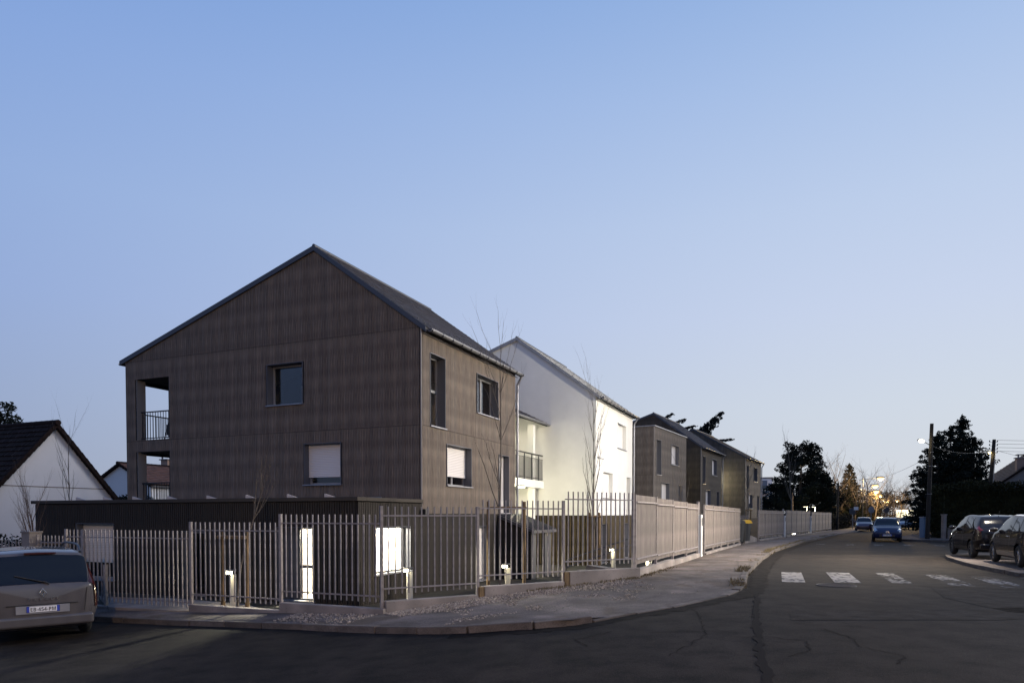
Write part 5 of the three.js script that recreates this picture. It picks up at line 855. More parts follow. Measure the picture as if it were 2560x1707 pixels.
{ // wooden pole with an old lamp, at the hedge corner
  const p = thing('utility_pole', 'tall wooden utility pole with a lit lamp by the hedge corner', 'pole', 27.15, 45, 0.08, 0);
  mesh(p, 'shaft', [rod(V(-0.12, -0.3, 0), V(0.06, 7.45, 0), 0.14, 0.105, 12)], M.utilityWood); for (const y of [2.9, 4.7, 5.6]) { const b = new THREE.TorusGeometry(0.145, 0.012, 6, 16); b.rotateX(Math.PI / 2); b.translate(y * 0.023 - 0.1, y, 0); mesh(p, 'band', [b], M.zinc); }
  mesh(p, 'arm', [rod(V(0, 6.05, 0), V(-0.55, 6.3, 0.1), 0.025)], M.blackMetal); lampHead(p, V(-0.6, 6.33, 0.1), V(-1, 0.1, 0.2), [1, 0.86, 0.55], 8, 4, 0.8);
  const q = thing('utility_pole', 'leaning wooden utility pole with insulators in front of the old house', 'pole', 34.55, 50, -0.05, 0);
  mesh(q, 'shaft', [rod(V(-0.28, -0.3, 0), V(0.2, 7.1, 0), 0.16, 0.11, 12)], M.utilityWood);
  const ins = []; for (let i = 0; i < 4; i++) for (const s of [-1, 1]) { ins.push(rod(V(0.15, 6.9 - i * 0.26, 0), V(0.15 + s * 0.28, 6.92 - i * 0.26, 0), 0.012)); ins.push(rod(V(0.15 + s * 0.28, 6.92 - i * 0.26, 0), V(0.15 + s * 0.28, 7.04 - i * 0.26, 0), 0.035)); } mesh(q, 'insulators', ins, M.blackMetal, { kind: 'stuff' });
  mesh(q, 'conduit', [rod(V(-0.1, 0, 0.16), V(0.2, 6.2, 0.14), 0.02)], M.zinc);
  const s = thing('pole_lamp', 'small yellow lamp on the leaning wooden pole', 'lamp', 34.4, 49.9, 6.15, 0); mesh(s, 'hood', [rod(V(0, 0, 0), V(0.22, 0.05, 0), 0.02), rbox(-0.12, 0.1, 0.0, 0.05, -0.08, 0.08, 0.01)], M.darkMetal); const sp = new THREE.SphereGeometry(0.085, 12, 8); sp.translate(-0.03, -0.06, 0); mesh(s, 'bulb', [sp], glow(1, 0.82, 0.3, 8)); pointLight(s, -0.03, -0.2, 0.05, [1, 0.8, 0.4], 1.0, 2);
  const wire = (a, b, sag, l) => { const P = []; for (let i = 0; i <= 16; i++) { const t = i / 16, v = a.clone().lerp(b, t); v.y -= sag * 4 * t * (1 - t); P.push(v); } const g = new THREE.TubeGeometry(new THREE.CatmullRomCurve3(P), 16, 0.011, 4); const w = mesh(scene, numbered('overhead_wire'), g, M.blackMetal); tag(w, l, 'wire', 'overhead wires at the leaning pole'); };
  for (let i = 0; i < 4; i++) wire(V(35.0, 7.0 - i * 0.26, -50), V(56, 7.4 - i * 0.3, -46), 0.35, 'thin overhead wire from the leaning pole past the house');
  wire(V(34.8, 6.3, -50), V(50, 3.6, -52), 0.2, 'sagging service wire from the leaning pole to the old house'); wire(V(27.2, 6.1, -45), V(34.6, 6.3, -50), 0.35, 'wire between the two wooden poles through the conifer');
  wire(V(27.1, 5.4, -45), V(53.2, 7.0, -105), 0.5, 'long wire from the hedge corner pole to the first street lamp');
  const t = thing('utility_pole', 'slim wooden utility pole at the end of the slat fence', 'pole', 38.8, 82.5, -0.15, 0); mesh(t, 'shaft', [rod(V(0, -0.2, 0), V(0.05, 5.6, 0), 0.14, 0.11, 10)], M.utilityWood);
  const u = thing('utility_pole', 'short leaning wooden pole in front of the dark pines', 'pole', 36.2, 89, -0.2, 0); mesh(u, 'shaft', [rod(V(0, 0, 0), V(-0.14, 4.7, 0), 0.09, 0.07, 8)], mat(0.14, 0.09, 0.055, 0.9));
}
// signs
function canvasTex(w, h, draw) { const c = document.createElement('canvas'); c.width = w; c.height = h; draw(c.getContext('2d'), w, h); const t = new THREE.CanvasTexture(c); t.colorSpace = THREE.SRGBColorSpace; return t; }
{
  const s = thing('road_sign', 'dark round road sign with a small white plate on a post', 'sign', 42.6, 86.5, -0.1, 0.1); mesh(s, 'post', [rod(V(0, 0, 0), V(0, 2.6, 0), 0.05)], M.zinc); const d = new THREE.CylinderGeometry(0.42, 0.42, 0.03, 24); d.rotateX(Math.PI / 2); d.translate(-0.1, 2.2, 0.06); mesh(s, 'disc', [d], M.darkMetal); mesh(s, 'plate', [box(0.1, 0.7, 2.35, 2.75, 0.05, 0.08)], M.frameWhite);
  for (const [x, f, l] of [[49.3, 95, 'pale round road sign seen from behind beside the barrier'], [54.6, 101, 'dark round road sign beyond the barrier']]) { const q = thing('road_sign', l, 'sign', x, f, -0.15, 0.1); mesh(q, 'post', [rod(V(0, 0, 0), V(0, 2.8, 0), 0.04)], M.zinc); const e = new THREE.CylinderGeometry(0.45, 0.45, 0.03, 24); e.rotateX(Math.PI / 2); e.translate(0, 2.5, 0.06); mesh(q, 'disc', [e], x < 50 ? M.zinc : M.darkMetal); mesh(q, 'bracket', [box(-0.2, 0.2, 2.45, 2.55, 0.02, 0.045)], M.zinc); }
  const b = thing('barrier', 'metal pedestrian barrier with a round sign at the kerb', 'barrier', 47.6, 96, -0.12, 0.15); mesh(b, 'frame', [rod(V(-1.3, 0, 0), V(-1.3, 1.1, 0), 0.03), rod(V(1.3, 0, 0), V(1.3, 1.1, 0), 0.03), rod(V(-1.3, 1.1, 0), V(1.3, 1.1, 0), 0.03), rod(V(-1.3, 0.2, 0), V(1.3, 0.2, 0), 0.03)], M.galva);
  for (let i = 1; i < 12; i++) mesh(b, 'bar', [rod(V(-1.3 + i * 0.217, 0.2, 0), V(-1.3 + i * 0.217, 1.1, 0), 0.01)], M.galva);
  const dd = new THREE.CircleGeometry(0.28, 28); dd.translate(0.3, 0.65, 0.05); mesh(b, 'sign_disc', [dd], mat(1, 1, 1, 0.5, { map: canvasTex(128, 128, (c, w) => { c.fillStyle = '#b9b9b9'; c.fillRect(0, 0, w, w); c.fillStyle = '#7d1f2a'; c.beginPath(); c.arc(64, 64, 62, 0, 7); c.fill(); c.fillStyle = '#d8d8d8'; c.fillRect(18, 50, 92, 26); }) }), { keepUV: true });
  const st = thing('bus_shelter', 'brightly lit canopy at the far end of the street', 'shelter', 118, 203, -0.2, 0.5);
  for (const x of [-4, 0, 4]) mesh(st, 'post', [rod(V(x, 0, 0), V(x, 3, 0), 0.1)], M.zinc); mesh(st, 'roof', [rbox(-5.5, 5.5, 3.25, 3.5, -2.5, 2.5, 0.1)], M.frameWhite); mesh(st, 'light_panel', [box(-5, 5, 3.14, 3.24, -2.2, 2.2)], glow(1, 0.9, 0.6, 6)); mesh(st, 'back_panel', [box(-5, 5, 1.2, 3.1, -2.3, -2.2)], M.frameWhite); pointLight(st, 0, 2.9, 0.5, [1, 0.9, 0.6], 60, 20);
}
// ---------------------------------------------------------------- cars
const font = await new FontLoader().loadAsync('fonts/droid/droid_sans_bold.typeface.json');
function mono(xs, ys) { // monotone cubic through the stations
  const n = xs.length, d = [], m = []; for (let i = 0; i < n - 1; i++) d.push((ys[i + 1] - ys[i]) / (xs[i + 1] - xs[i]));
  for (let i = 0; i < n; i++) m.push(i === 0 ? d[0] : i === n - 1 ? d[n - 2] : d[i - 1] * d[i] <= 0 ? 0 : 2 * d[i - 1] * d[i] / (d[i - 1] + d[i]));
  return x => { x = Math.min(xs[n - 1], Math.max(xs[0], x)); let i = 0; while (i < n - 2 && x > xs[i + 1]) i++; const h = xs[i + 1] - xs[i], t = (x - xs[i]) / h, a = t * t * t, b = t * t; return (2 * a - 3 * b + 1) * ys[i] + (a - 2 * b + t) * h * m[i] + (-2 * a + 3 * b) * ys[i + 1] + (a - b) * h * m[i + 1]; };
}
function carSurface(st) { // stations: [x, yBottom, wSill, yMax, wMax, yBelt, wBelt, yRoof, wRoof, yCentre]
  const xs = st.map(s => s[0]), f = []; for (let k = 1; k < 10; k++) f[k] = mono(xs, st.map(s => s[k]));
  const S = (x, v) => { // v 0..7 from underside centre over the flank to roof centre
    const g = k => f[k](x), P = [[0, g(1)], [g(2) * 0.84, g(1)], [g(2), g(1) + 0.08], [g(4), g(3)], [g(6), g(5)], [g(8), g(7)], [g(8) * 0.62, lerp(g(7), g(9), 0.72)], [0, g(9)]];
    const i = Math.min(6, Math.floor(v)), t = v - i, p0 = P[Math.max(0, i - 1)], p1 = P[i], p2 = P[i + 1], p3 = P[Math.min(7, i + 2)];
    const q = k => { const m1 = (p2[k] - p0[k]) * 0.32, m2 = (p3[k] - p1[k]) * 0.32, a = t * t * t, b = t * t; return (2 * a - 3 * b + 1) * p1[k] + (a - 2 * b + t) * m1 + (-2 * a + 3 * b) * p2[k] + (a - b) * m2; };
    return V(x, q(1), Math.max(0, q(0)));
  };
  return S;
}
function patch(S, xa, xb, va, vb, side, off = 0.006, nx = 12, nv = 8, edge) { // a piece of the skin lifted by off; edge(s) -> [xa, xb] per v for slanted ends
  const pos = [], idx = [], at = (x, v) => { const e = 0.01, p = S(x, v), a = S(x + e, v).sub(S(x - e, v)), vv = Math.min(6.99, v), b = S(x, Math.min(7, vv + 0.02)).sub(S(x, Math.max(0, vv - 0.02))); const n = b.cross(a).normalize(); if (n.z < 0 && v < 6.5) n.negate(); if (v >= 6.5 && n.y < 0) n.negate(); return p.addScaledVector(n, off); };
  for (let j = 0; j <= nv; j++) { const s = j / nv, v = lerp(va, vb, s), [a, b] = edge ? edge(s) : [xa, xb]; for (let i = 0; i <= nx; i++) { const p = at(lerp(a, b, i / nx), v); pos.push(p.x, p.y, side * p.z); } }
  for (let j = 0; j < nv; j++) for (let i = 0; i < nx; i++) { const a = j * (nx + 1) + i; idx.push(a, a + 1, a + nx + 2, a, a + nx + 2, a + nx + 1); }
  const g = new THREE.BufferGeometry(); g.setAttribute('position', new THREE.Float32BufferAttribute(pos, 3)); g.setIndex(idx); g.computeVertexNormals(); return g;
}
const both = (S, ...a) => { const l = patch(S, a[0], a[1], a[2], a[3], 1, ...a.slice(4)), r = patch(S, a[0], a[1], a[2], a[3], -1, ...a.slice(4)); return [l, r]; };
function shell(S, x0, x1) {
  const NX = 64, NV = 42, pos = [], idx = [], ring = 2 * NV;
  for (let i = 0; i <= NX; i++) { const x = lerp(x0, x1, i / NX); for (let j = 0; j < ring; j++) { const s = j <= NV ? 1 : -1, v = (j <= NV ? j : ring - j) / NV * 7, p = S(x, v); pos.push(p.x, p.y, s * p.z); } }
  for (let i = 0; i < NX; i++) for (let j = 0; j < ring; j++) { const a = i * ring + j, b = i * ring + (j + 1) % ring, c = a + ring, d = b + ring; idx.push(a, b, c, b, d, c); }
  for (const [i, bulge, fl] of [[0, -1, 1], [NX, 1, 0]]) { // rounded ends
    let prev = Array.from({ length: ring }, (_, j) => i * ring + j), cy = 0; for (const k of prev) cy += pos[k * 3 + 1] / ring; const ox = pos[prev[0] * 3];
    for (const [k, o] of [[0.93, 0.03], [0.7, 0.05], [0.35, 0.06]]) { const cur = []; for (let j = 0; j < ring; j++) { const q = i * ring + j; cur.push(pos.length / 3); pos.push(ox + bulge * o, cy + (pos[q * 3 + 1] - cy) * k, pos[q * 3 + 2] * k); } for (let j = 0; j < ring; j++) { const a = prev[j], b = prev[(j + 1) % ring], c = cur[j], d = cur[(j + 1) % ring]; if (fl) idx.push(a, c, b, b, c, d); else idx.push(a, b, c, b, d, c); } prev = cur; }
    const cen = pos.length / 3; pos.push(ox + bulge * 0.062, cy, 0); for (let j = 0; j < ring; j++) { const a = prev[j], b = prev[(j + 1) % ring]; if (fl) idx.push(a, cen, b); else idx.push(a, b, cen); }
  }
  const g = new THREE.BufferGeometry(); g.setAttribute('position', new THREE.Float32BufferAttribute(pos, 3)); g.setIndex(idx); g.computeVertexNormals(); return g;
}
const ev = new Evaluator(); ev.attributes = ['position', 'normal']; ev.useGroups = false;
function cutArches(g, spots, r, w) {
  let b = new Brush(g); b.updateMatrixWorld();
  for (const x of spots) { const c = new THREE.CylinderGeometry(r, r, 0.5, 28); c.deleteAttribute('uv'); c.rotateX(Math.PI / 2); for (const s of [-1, 1]) { const q = c.clone(); q.translate(x, r * 0.93 - 0.03, s * (w - 0.05)); const k = new Brush(q); k.updateMatrixWorld(); b = ev.evaluate(b, k, SUBTRACTION); b.updateMatrixWorld(); } }
  return b.geometry;
}
function wheelAt(car, x, z, r, s, hub) {
  const w = group(car, 'wheel'), t = new THREE.TorusGeometry(r - 0.075, 0.085, 10, 28); t.scale(1, 1, 1.15); t.translate(x, r, z); mesh(w, 'tyre', [t], M.rubber);
  const zf = z + s * 0.06, d = new THREE.CylinderGeometry(r - 0.09, r - 0.09, 0.03, 24); d.rotateX(Math.PI / 2); d.translate(x, r, zf - s * 0.03); const sp = [];
  for (let i = 0; i < 8; i++) { const a = i / 8 * 6.283, q = rbox(0.02, r - 0.1, -0.016, 0.016, -0.012, 0.012, 0.006); q.rotateZ(a); q.translate(x, r, zf); sp.push(q); } const rim = new THREE.TorusGeometry(r - 0.1, 0.016, 6, 28); rim.translate(x, r, zf); const cap = new THREE.CylinderGeometry(0.06, 0.06, 0.03, 14); cap.rotateX(Math.PI / 2); cap.translate(x, r, zf);
  mesh(w, 'rim', [...sp, rim, cap], hub); mesh(w, 'hub', [d], M.blackMetal);
}
const PLATE = txt => canvasTex(512, 112, (c, w, h) => { c.fillStyle = '#cfcfd2'; c.fillRect(0, 0, w, h); c.fillStyle = '#2b3f9e'; c.fillRect(0, 0, 46, h); c.fillRect(w - 46, 0, 46, h); c.strokeStyle = '#222'; c.lineWidth = 5; c.strokeRect(2, 2, w - 4, h - 4); c.fillStyle = '#15151a'; c.font = 'bold 92px sans-serif'; c.textAlign = 'center'; c.textBaseline = 'middle'; c.fillText(txt, w / 2, h / 2 + 5, w - 110); });
const carGlass = mat(0.006, 0.007, 0.010, 0.05, { specularIntensity: 0.8 });
const chrome = mat(0.7, 0.7, 0.72, 0.18, { metalness: 1 }), blackTrim = mat(0.012, 0.012, 0.013, 0.5), redLens = mat(0.035, 0.003, 0.003, 0.2, { clearcoat: 0.5 }), clearLens = mat(0.42, 0.43, 0.45, 0.12, { metalness: 0.6, clearcoat: 1 });
const HATCH = [[-1.93, 0.36, 0.60, 0.62, 0.70, 0.93, 0.68, 0.97, 0.58, 0.99], [-1.85, 0.29, 0.70, 0.62, 0.79, 0.97, 0.75, 1.03, 0.64, 1.05], [-1.74, 0.25, 0.75, 0.60, 0.82, 1.0, 0.78, 1.10, 0.66, 1.13], [-1.42, 0.22, 0.78, 0.58, 0.84, 0.99, 0.80, 1.40, 0.59, 1.44], [-0.95, 0.2, 0.79, 0.58, 0.85, 0.97, 0.81, 1.45, 0.60, 1.50], [-0.2, 0.2, 0.79, 0.58, 0.85, 0.94, 0.81, 1.47, 0.61, 1.525], [0.35, 0.2, 0.79, 0.58, 0.85, 0.93, 0.81, 1.42, 0.60, 1.475], [1.12, 0.2, 0.79, 0.58, 0.84, 0.93, 0.79, 0.97, 0.72, 1.02], [1.6, 0.22, 0.77, 0.56, 0.81, 0.82, 0.75, 0.86, 0.62, 0.89], [1.84, 0.25, 0.68, 0.52, 0.74, 0.70, 0.66, 0.72, 0.54, 0.74], [1.93, 0.3, 0.55, 0.50, 0.62, 0.62, 0.55, 0.64, 0.45, 0.65]];
const VAN = [[-2.30, 0.34, 0.70, 0.62, 0.80, 1.02, 0.79, 1.07, 0.70, 1.08], [-2.26, 0.28, 0.78, 0.62, 0.88, 1.04, 0.85, 1.12, 0.74, 1.14], [-2.14, 0.25, 0.82, 0.60, 0.91, 1.06, 0.87, 1.36, 0.74, 1.41], [-2.0, 0.24, 0.84, 0.60, 0.92, 1.06, 0.88, 1.60, 0.70, 1.67], [-1.6, 0.22, 0.86, 0.60, 0.93, 1.05, 0.89, 1.65, 0.70, 1.73], [-0.4, 0.22, 0.86, 0.60, 0.93, 1.02, 0.89, 1.66, 0.70, 1.74], [0.4, 0.22, 0.86, 0.60, 0.93, 1.0, 0.88, 1.58, 0.68, 1.65], [1.5, 0.22, 0.86, 0.58, 0.91, 0.98, 0.86, 1.02, 0.78, 1.08], [2.0, 0.24, 0.82, 0.56, 0.87, 0.85, 0.8, 0.88, 0.66, 0.92], [2.24, 0.27, 0.7, 0.54, 0.76, 0.74, 0.7, 0.76, 0.56, 0.78], [2.32, 0.32, 0.58, 0.52, 0.64, 0.66, 0.58, 0.68, 0.46, 0.69]];
function car(name, label, X, F, y, heading, st, paint, o = {}) {
  const c = thing(name, label, o.category ?? 'car', X, F, y, Math.PI / 2 - R(heading), o.group), S = carSurface(st), xs = st.map(s => s[0]), x0 = xs[0], x1 = xs[xs.length - 1], wr = o.wheel ?? 0.315, ax = o.axles ?? [-1.2, 1.2], wm = st[5][4];
  const rw = st[2][0], rr = st[3][0], cowl = st[7][0], rf = st[6][0];
  mesh(c, 'body', cutArches(shell(S, x0, x1), ax, wr + 0.045, wm), paint);
  mesh(c, 'underbody', [box(x0 + 0.35, x1 - 0.35, 0.22, 0.5, -wm + 0.28, wm - 0.28)], blackTrim);
  if (o.roofPaint) mesh(c, 'roof_skin', both(S, rr + 0.02, rf - 0.02, 5.05, 7, 0.004, 14, 10), o.roofPaint);
  const ws = both(S, 0, 0, 5.12, 7, 0.006, 10, 10, () => [rf + 0.04, cowl - 0.03]); mesh(c, 'windscreen', ws, carGlass);
  mesh(c, 'rear_window', both(S, 0, 0, 5.0, 7, 0.007, 10, 10, () => o.rearGlass ?? [rw - 0.03, rr - 0.05]), carGlass);
  const B = o.pillars ?? [rr + 0.22, -0.35, cowl - 0.12];
  for (const s of [-1, 1]) {
    for (let i = 0; i < B.length - 1; i++) mesh(c, 'side_window', [patch(S, B[i] + 0.03, B[i + 1] - 0.03, 4.16, 4.86, s, 0.006, 10, 6, i === B.length - 2 ? q => [B[i] + 0.03, lerp(B[i + 1] - 0.03, rf + 0.32, q)] : i === 0 ? q => [B[0] + 0.03 + q * 0.12, B[1] - 0.03] : null)], carGlass);
    mesh(c, 'sill_trim', [patch(S, ax[0] + wr + 0.06, ax[1] - wr - 0.06, 1.9, 2.45, s, 0.008, 10, 3)], o.trim ?? blackTrim);
    for (const d of o.doors ?? [-0.35, cowl - 0.14]) mesh(c, 'door_gap', [patch(S, d - 0.006, d + 0.006, 2.3, 4.1, s, 0.003, 1, 12)], blackTrim);
    const hp = S(o.handle ?? -0.22, 3.75); mesh(c, 'door_handle', [rbox(hp.x - 0.1, hp.x + 0.08, hp.y - 0.015, hp.y + 0.015, s * (hp.z - 0.005), s * (hp.z + 0.028), 0.008)], o.handleMat ?? paint);
    const mp = S(cowl - 0.32, 4.15), mi = new THREE.SphereGeometry(1, 14, 10); mi.scale(0.09, 0.075, 0.11); mi.translate(mp.x, mp.y + 0.07, s * (mp.z + 0.11)); mesh(c, 'mirror', [mi], o.mirrorMat ?? paint);
    mesh(c, 'head_light', [patch(S, x1 - 0.32, x1 - 0.06, 3.5, 4.95, s, 0.006, 8, 8)], clearLens);
    mesh(c, 'tail_light', [patch(S, x0 + 0.02, x0 + 0.26, ...(o.tail ?? [3.2, 4.5]), s, 0.007, 6, 8)], redLens);
    for (const a of ax) wheelAt(c, a, s * (wm - 0.115), wr, s, o.hub ?? chrome);
  }
  const pl = mat(1, 1, 1, 0.4, { map: PLATE(o.plate ?? '') });
  const py = o.plateY ?? 0.62, rearX = x0 - 0.066, mk = (x, s, yy) => { const g = new THREE.PlaneGeometry(0.52, 0.115); g.rotateY(s * Math.PI / 2); g.translate(x, yy, 0); return g; };
  if (o.plate) { mesh(c, 'plate', [mk(rearX - (o.plateOut ?? 0.016), -1, py)], pl, { keepUV: true }); mesh(c, 'plate', [mk(x1 + 0.078, 1, o.frontPlateY ?? 0.4)], pl, { keepUV: true }); }
  mesh(c, 'front_grille', [rbox(x1 - 0.02, x1 + 0.07, 0.32, 0.46, -0.42, 0.42, 0.02)], blackTrim);
  mesh(c, 'rear_bumper', [rbox(x0 - 0.075, x0 + 0.12, 0.3, 0.52, -st[1][4] * 0.94, st[1][4] * 0.94, 0.06)], o.bumper ?? paint);
  return [c, S];
}
{ // grey minivan by the low fence
  const paint = mat(0.075, 0.07, 0.074, 0.5, { clearcoat: 0.9, clearcoatRoughness: 0.03, specularIntensity: 0.3 });
  const hd = -41, X = -8.75, F = 12.85, d = [Math.sin(R(hd)), Math.cos(R(hd))];
  const [c, S] = car('minivan', 'grey minivan parked with its back to the street corner', X + d[0] * 2.3, F + d[1] * 2.3, -0.775, hd, VAN, paint, { axles: [-1.38, 1.42], wheel: 0.33, plate: 'EB-454-PM', plateY: 0.645, rearGlass: [-2.285, -2.04], tail: [3.0, 4.85], pillars: [-1.75, -0.95, 0.15, 1.32], doors: [-0.95, 0.15, 1.25], handleMat: paint });
  const rails = []; for (const s of [-1, 1]) { const P = [V(-1.85, 1.66, s * 0.68), V(-1.6, 1.76, s * 0.7), V(-0.6, 1.80, s * 0.7), V(0.2, 1.76, s * 0.69), V(0.45, 1.66, s * 0.68)]; mesh(c, 'roof_rail', [new THREE.TubeGeometry(new THREE.CatmullRomCurve3(P), 24, 0.022, 6)], M.darkMetal); }
  mesh(c, 'high_brake_light', [box(-2.075, -2.02, 1.645, 1.675, -0.25, 0.25)], redLens);
  mesh(c, 'tailgate_trim', [rbox(-2.372, -2.35, 0.715, 0.735, -0.56, 0.56, 0.005)], blackTrim);
  mesh(c, 'plate_recess', [rbox(-2.374, -2.355, 0.56, 0.71, -0.42, 0.42, 0.005)], mat(0.25, 0.25, 0.27, 0.4, { metalness: 0.4 }));
  const bd = new THREE.Shape([[0, 0.085], [0.058, 0], [0, -0.085], [-0.058, 0]].map(p => new THREE.Vector2(...p))); bd.holes.push(new THREE.Path([[0, 0.045], [0.024, 0], [0, -0.045], [-0.024, 0]].map(p => new THREE.Vector2(...p)))); const bg = new THREE.ExtrudeGeometry(bd, { depth: 0.015, bevelEnabled: true, bevelSize: 0.004, bevelThickness: 0.004 }); bg.rotateY(-Math.PI / 2); bg.translate(-2.362, 0.935, 0); mesh(c, 'emblem', [bg], chrome);
  const tg = []; [...'ESPACE'].forEach((ch, i) => { const g = new TextGeometry(ch, { font, size: 0.052, depth: 0.008, curveSegments: 3 }); g.rotateY(-Math.PI / 2); g.translate(-2.366, 0.80, -0.23 + i * 0.088); tg.push(g); }); mesh(c, 'lettering', tg, chrome, { kind: 'stuff' });
  mesh(c, 'wiper', [rod(V(-2.30, 1.13, 0.05), V(-2.22, 1.26, -0.42), 0.012), rod(V(-2.30, 1.13, 0.05), V(-2.33, 1.1, 0.1), 0.02)], blackTrim);
  mesh(c, 'tailgate_gap', [...[-1, 1].map(s => rod(V(-2.36, 0.56, s * 0.66), V(-2.335, 1.0, s * 0.715), 0.006, 0.006, 4))], blackTrim);
}
{ // the two parked cars on the right
  const black = mat(0.005, 0.005, 0.007, 0.6, { clearcoat: 0.8, clearcoatRoughness: 0.03, specularIntensity: 0 }), taupe = mat(0.028, 0.024, 0.021, 0.6, { clearcoat: 0.8, clearcoatRoughness: 0.03, specularIntensity: 0 }), white = mat(0.62, 0.62, 0.64, 0.3, { clearcoat: 1 });
  const place = (rx, rf, hd, ra, half) => { const s = Math.sin(R(hd)), c = Math.cos(R(hd)); return [rx - ra * s + half * c, rf - ra * c - half * s]; };
  const a = place(16.15, 24.2, 19, -1.2, 0.74); const [cb] = car('hatchback', 'black hatchback parked nose away beside the corner kerb', a[0], a[1], 0.115, 19, HATCH, black, { plate: 'CG-918-RT', plateY: 0.56, pillars: [-1.15, -0.3, 1.0], tail: [3.7, 4.7], hub: mat(0.2, 0.2, 0.2, 0.35, { metalness: 0.8 }) });
  mesh(cb, 'antenna', [rod(V(-1.2, 1.5, 0), V(-1.32, 1.62, 0), 0.012)], blackTrim);
  const bg = []; for (let i = 0; i < 7; i++) bg.push(rbox(-2.0, -1.985, 0.80, 0.826, -0.17 + i * 0.05, -0.132 + i * 0.05, 0.003)); mesh(cb, 'badge', bg, chrome, { kind: 'stuff' });
  const b = place(15.5, 22.15, 20.5, 1.22, 0.74); car('hatchback', 'taupe hatchback with a white roof parked behind the black one', b[0], b[1], 0.115, 20.5, HATCH, taupe, { roofPaint: white, plate: 'DK-207-VB', pillars: [-1.2, -0.55, 1.0], doors: [-0.5, 0.98], handle: -0.3, handleMat: chrome, wheel: 0.32, axles: [-1.22, 1.22], trim: mat(0.09, 0.085, 0.08, 0.4) });
}
{ // blue car facing us and traffic beyond
  const blue = mat(0.012, 0.018, 0.055, 0.5, { clearcoat: 0.8, clearcoatRoughness: 0.03, specularIntensity: 0.2 });
  const [c] = car('hatchback', 'dark blue hatchback facing the crossing down the street', 24.15, 44.6, -0.055, 207, HATCH, blue, { plate: 'CL-558-DM', frontPlateY: 0.42, mirrorMat: blackTrim });
  const ch = []; for (const k of [0, 1]) { const s = new THREE.Shape([[-0.12, -0.035], [0, 0.035], [0.12, -0.035], [0.12, -0.065], [0, 0.005], [-0.12, -0.065]].map(p => new THREE.Vector2(...p))); const g = new THREE.ExtrudeGeometry(s, { depth: 0.012, bevelEnabled: false }); g.rotateY(Math.PI / 2); g.translate(1.985, 0.62 + k * 0.055, 0); ch.push(g); } mesh(c, 'emblem', ch, chrome);
  const maroon = mat(0.06, 0.02, 0.03, 0.3, { clearcoat: 1 }), grey = mat(0.22, 0.22, 0.24, 0.3, { metalness: 0.4, clearcoat: 1 }), pale = mat(0.6, 0.6, 0.6, 0.35, { clearcoat: 1 });
  car('hatchback', 'maroon car half hidden behind the blue hatchback', 37.9, 74.5, -0.12, 205, HATCH, maroon, {});
  car('hatchback', 'grey car parked beyond the blue hatchback', 49.0, 86, -0.14, 210, HATCH, grey, { group: 'cars far down the street' });
  car('minivan', 'pale van parked far down the street', 60.5, 104, -0.14, 210, VAN, pale, { group: 'cars far down the street', axles: [-1.38, 1.42] });
  const [on] = car('hatchback', 'oncoming car with its headlights on far down the street', 76, 130, -0.15, 210, HATCH, grey, { group: 'cars far down the street' });
  for (const s of [-1, 1]) { const l = new THREE.SphereGeometry(0.12, 12, 8); l.translate(2.02, 0.66, s * 0.55); mesh(on, 'lit_head_light', [l], glow(1, 0.93, 0.75, 40)); pointLight(on, 2.3, 0.66, s * 0.55, [1, 0.93, 0.75], 60, 3); }
  car('hatchback', 'red-lit car parked on the right of the far street', 85, 141, -0.15, 30, HATCH, maroon, { group: 'cars far down the street' });
}
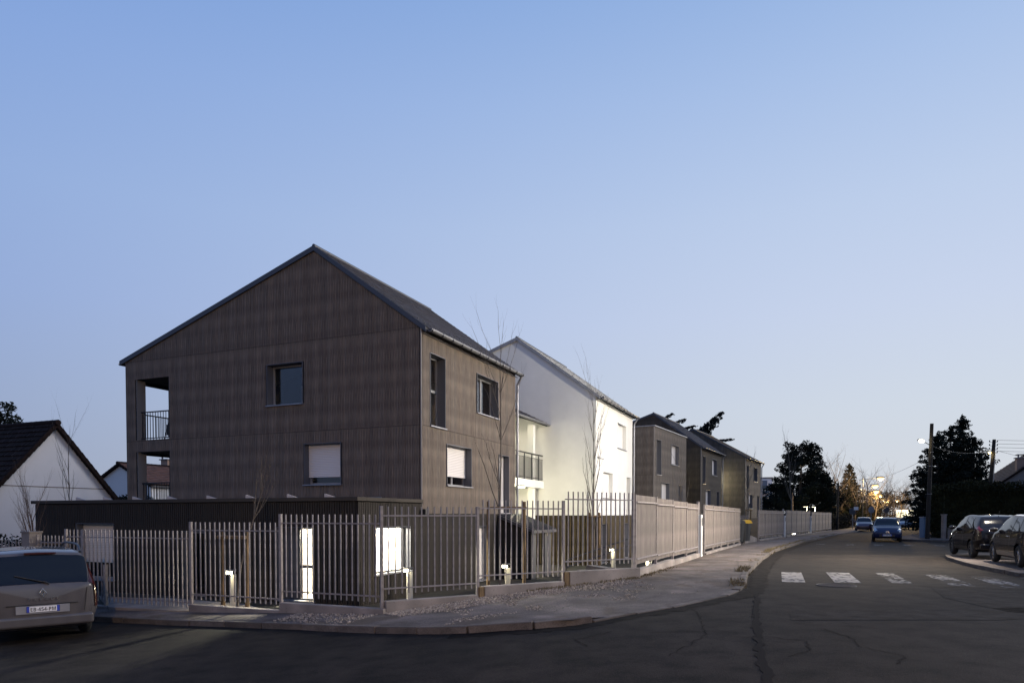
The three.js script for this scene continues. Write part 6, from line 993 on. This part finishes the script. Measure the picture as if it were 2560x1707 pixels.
// ---------------------------------------------------------------- loose stones along the low wall, manhole
{
  const r = rng(99), g = new THREE.IcosahedronGeometry(1, 0), n = 8000, im = new THREE.InstancedMesh(g, mat(0.26, 0.23, 0.20, 0.95), n), q = new THREE.Quaternion(), e = new THREE.Euler(), col = new THREE.Color(), im0 = new THREE.Matrix4().makeTranslation(c0[0], -0.6, -c0[1] - 0.3).scale(V(0.01, 0.01, 0.01));
  for (let i = 0; i < n; i++) {
    const k = r() * 4.6 + 6.2, a = Math.floor(Math.min(k, 13.99)), t = k - a, A = FENCE[a], B = FENCE[a + 1], x = lerp(A[0], B[0], t), f = lerp(A[1], B[1], t), dx = B[1] - A[1], df = -(B[0] - A[0]), l = Math.hypot(dx, df), o = r() < 0.45 ? 0.13 + Math.abs(r() + r() - 1) * 0.9 : 0.15 + r() * 2.6, X = x + dx / l * o, F = f + df / l * o;
    if (!onPave(X, F) || (o > 1 && fbm(X * 2.3, F * 2.3, 143, 4) < 0.55)) { im.setMatrixAt(i, im0); continue; }
    const y = paveY(X, F);
    im0.makeTranslation(X, y - 0.06, -F).scale(V(0.01, 0.01, 0.01));
    const s = 0.008 + 0.022 * r() * r(); e.set(r() * 6, r() * 6, r() * 6); q.setFromEuler(e);
    im.setMatrixAt(i, new THREE.Matrix4().compose(V(X, y + s * 0.2, -F), q, V(s, s * 0.7, s))); const c = 0.6 + 0.8 * r(); im.setColorAt(i, col.setRGB(c, c * 0.97, c * 0.93));
  }
  im.name = numbered('gravel'); im.castShadow = im.receiveShadow = true; im.userData = { kind: 'stuff', label: 'loose gravel along the foot of the low concrete wall', category: 'gravel' }; scene.add(im);
}
{
  const m = thing('manhole_cover', 'oval-looking iron manhole cover in the road before the crossing', 'manhole', 7.38, 15.7, roadY(7.38, 15.7) - 0.003, 0);
  const ring = new THREE.CylinderGeometry(0.42, 0.42, 0.012, 36); mesh(m, 'plate', [ring], mat(0.03, 0.028, 0.03, 0.85)); const rb = []; for (let i = -5; i <= 5; i++) { const l = Math.sqrt(Math.max(0, 0.16 - (i * 0.07) ** 2)); rb.push(box(-l, l, 0.006, 0.014, i * 0.07 - 0.012, i * 0.07 + 0.012)); } const tr = new THREE.TorusGeometry(0.41, 0.014, 6, 40); tr.rotateX(Math.PI / 2); tr.translate(0, 0.008, 0); mesh(m, 'tread', [...rb, tr], mat(0.05, 0.046, 0.048, 0.7, { metalness: 0.3 }));
}
renderer.render(scene, camera);
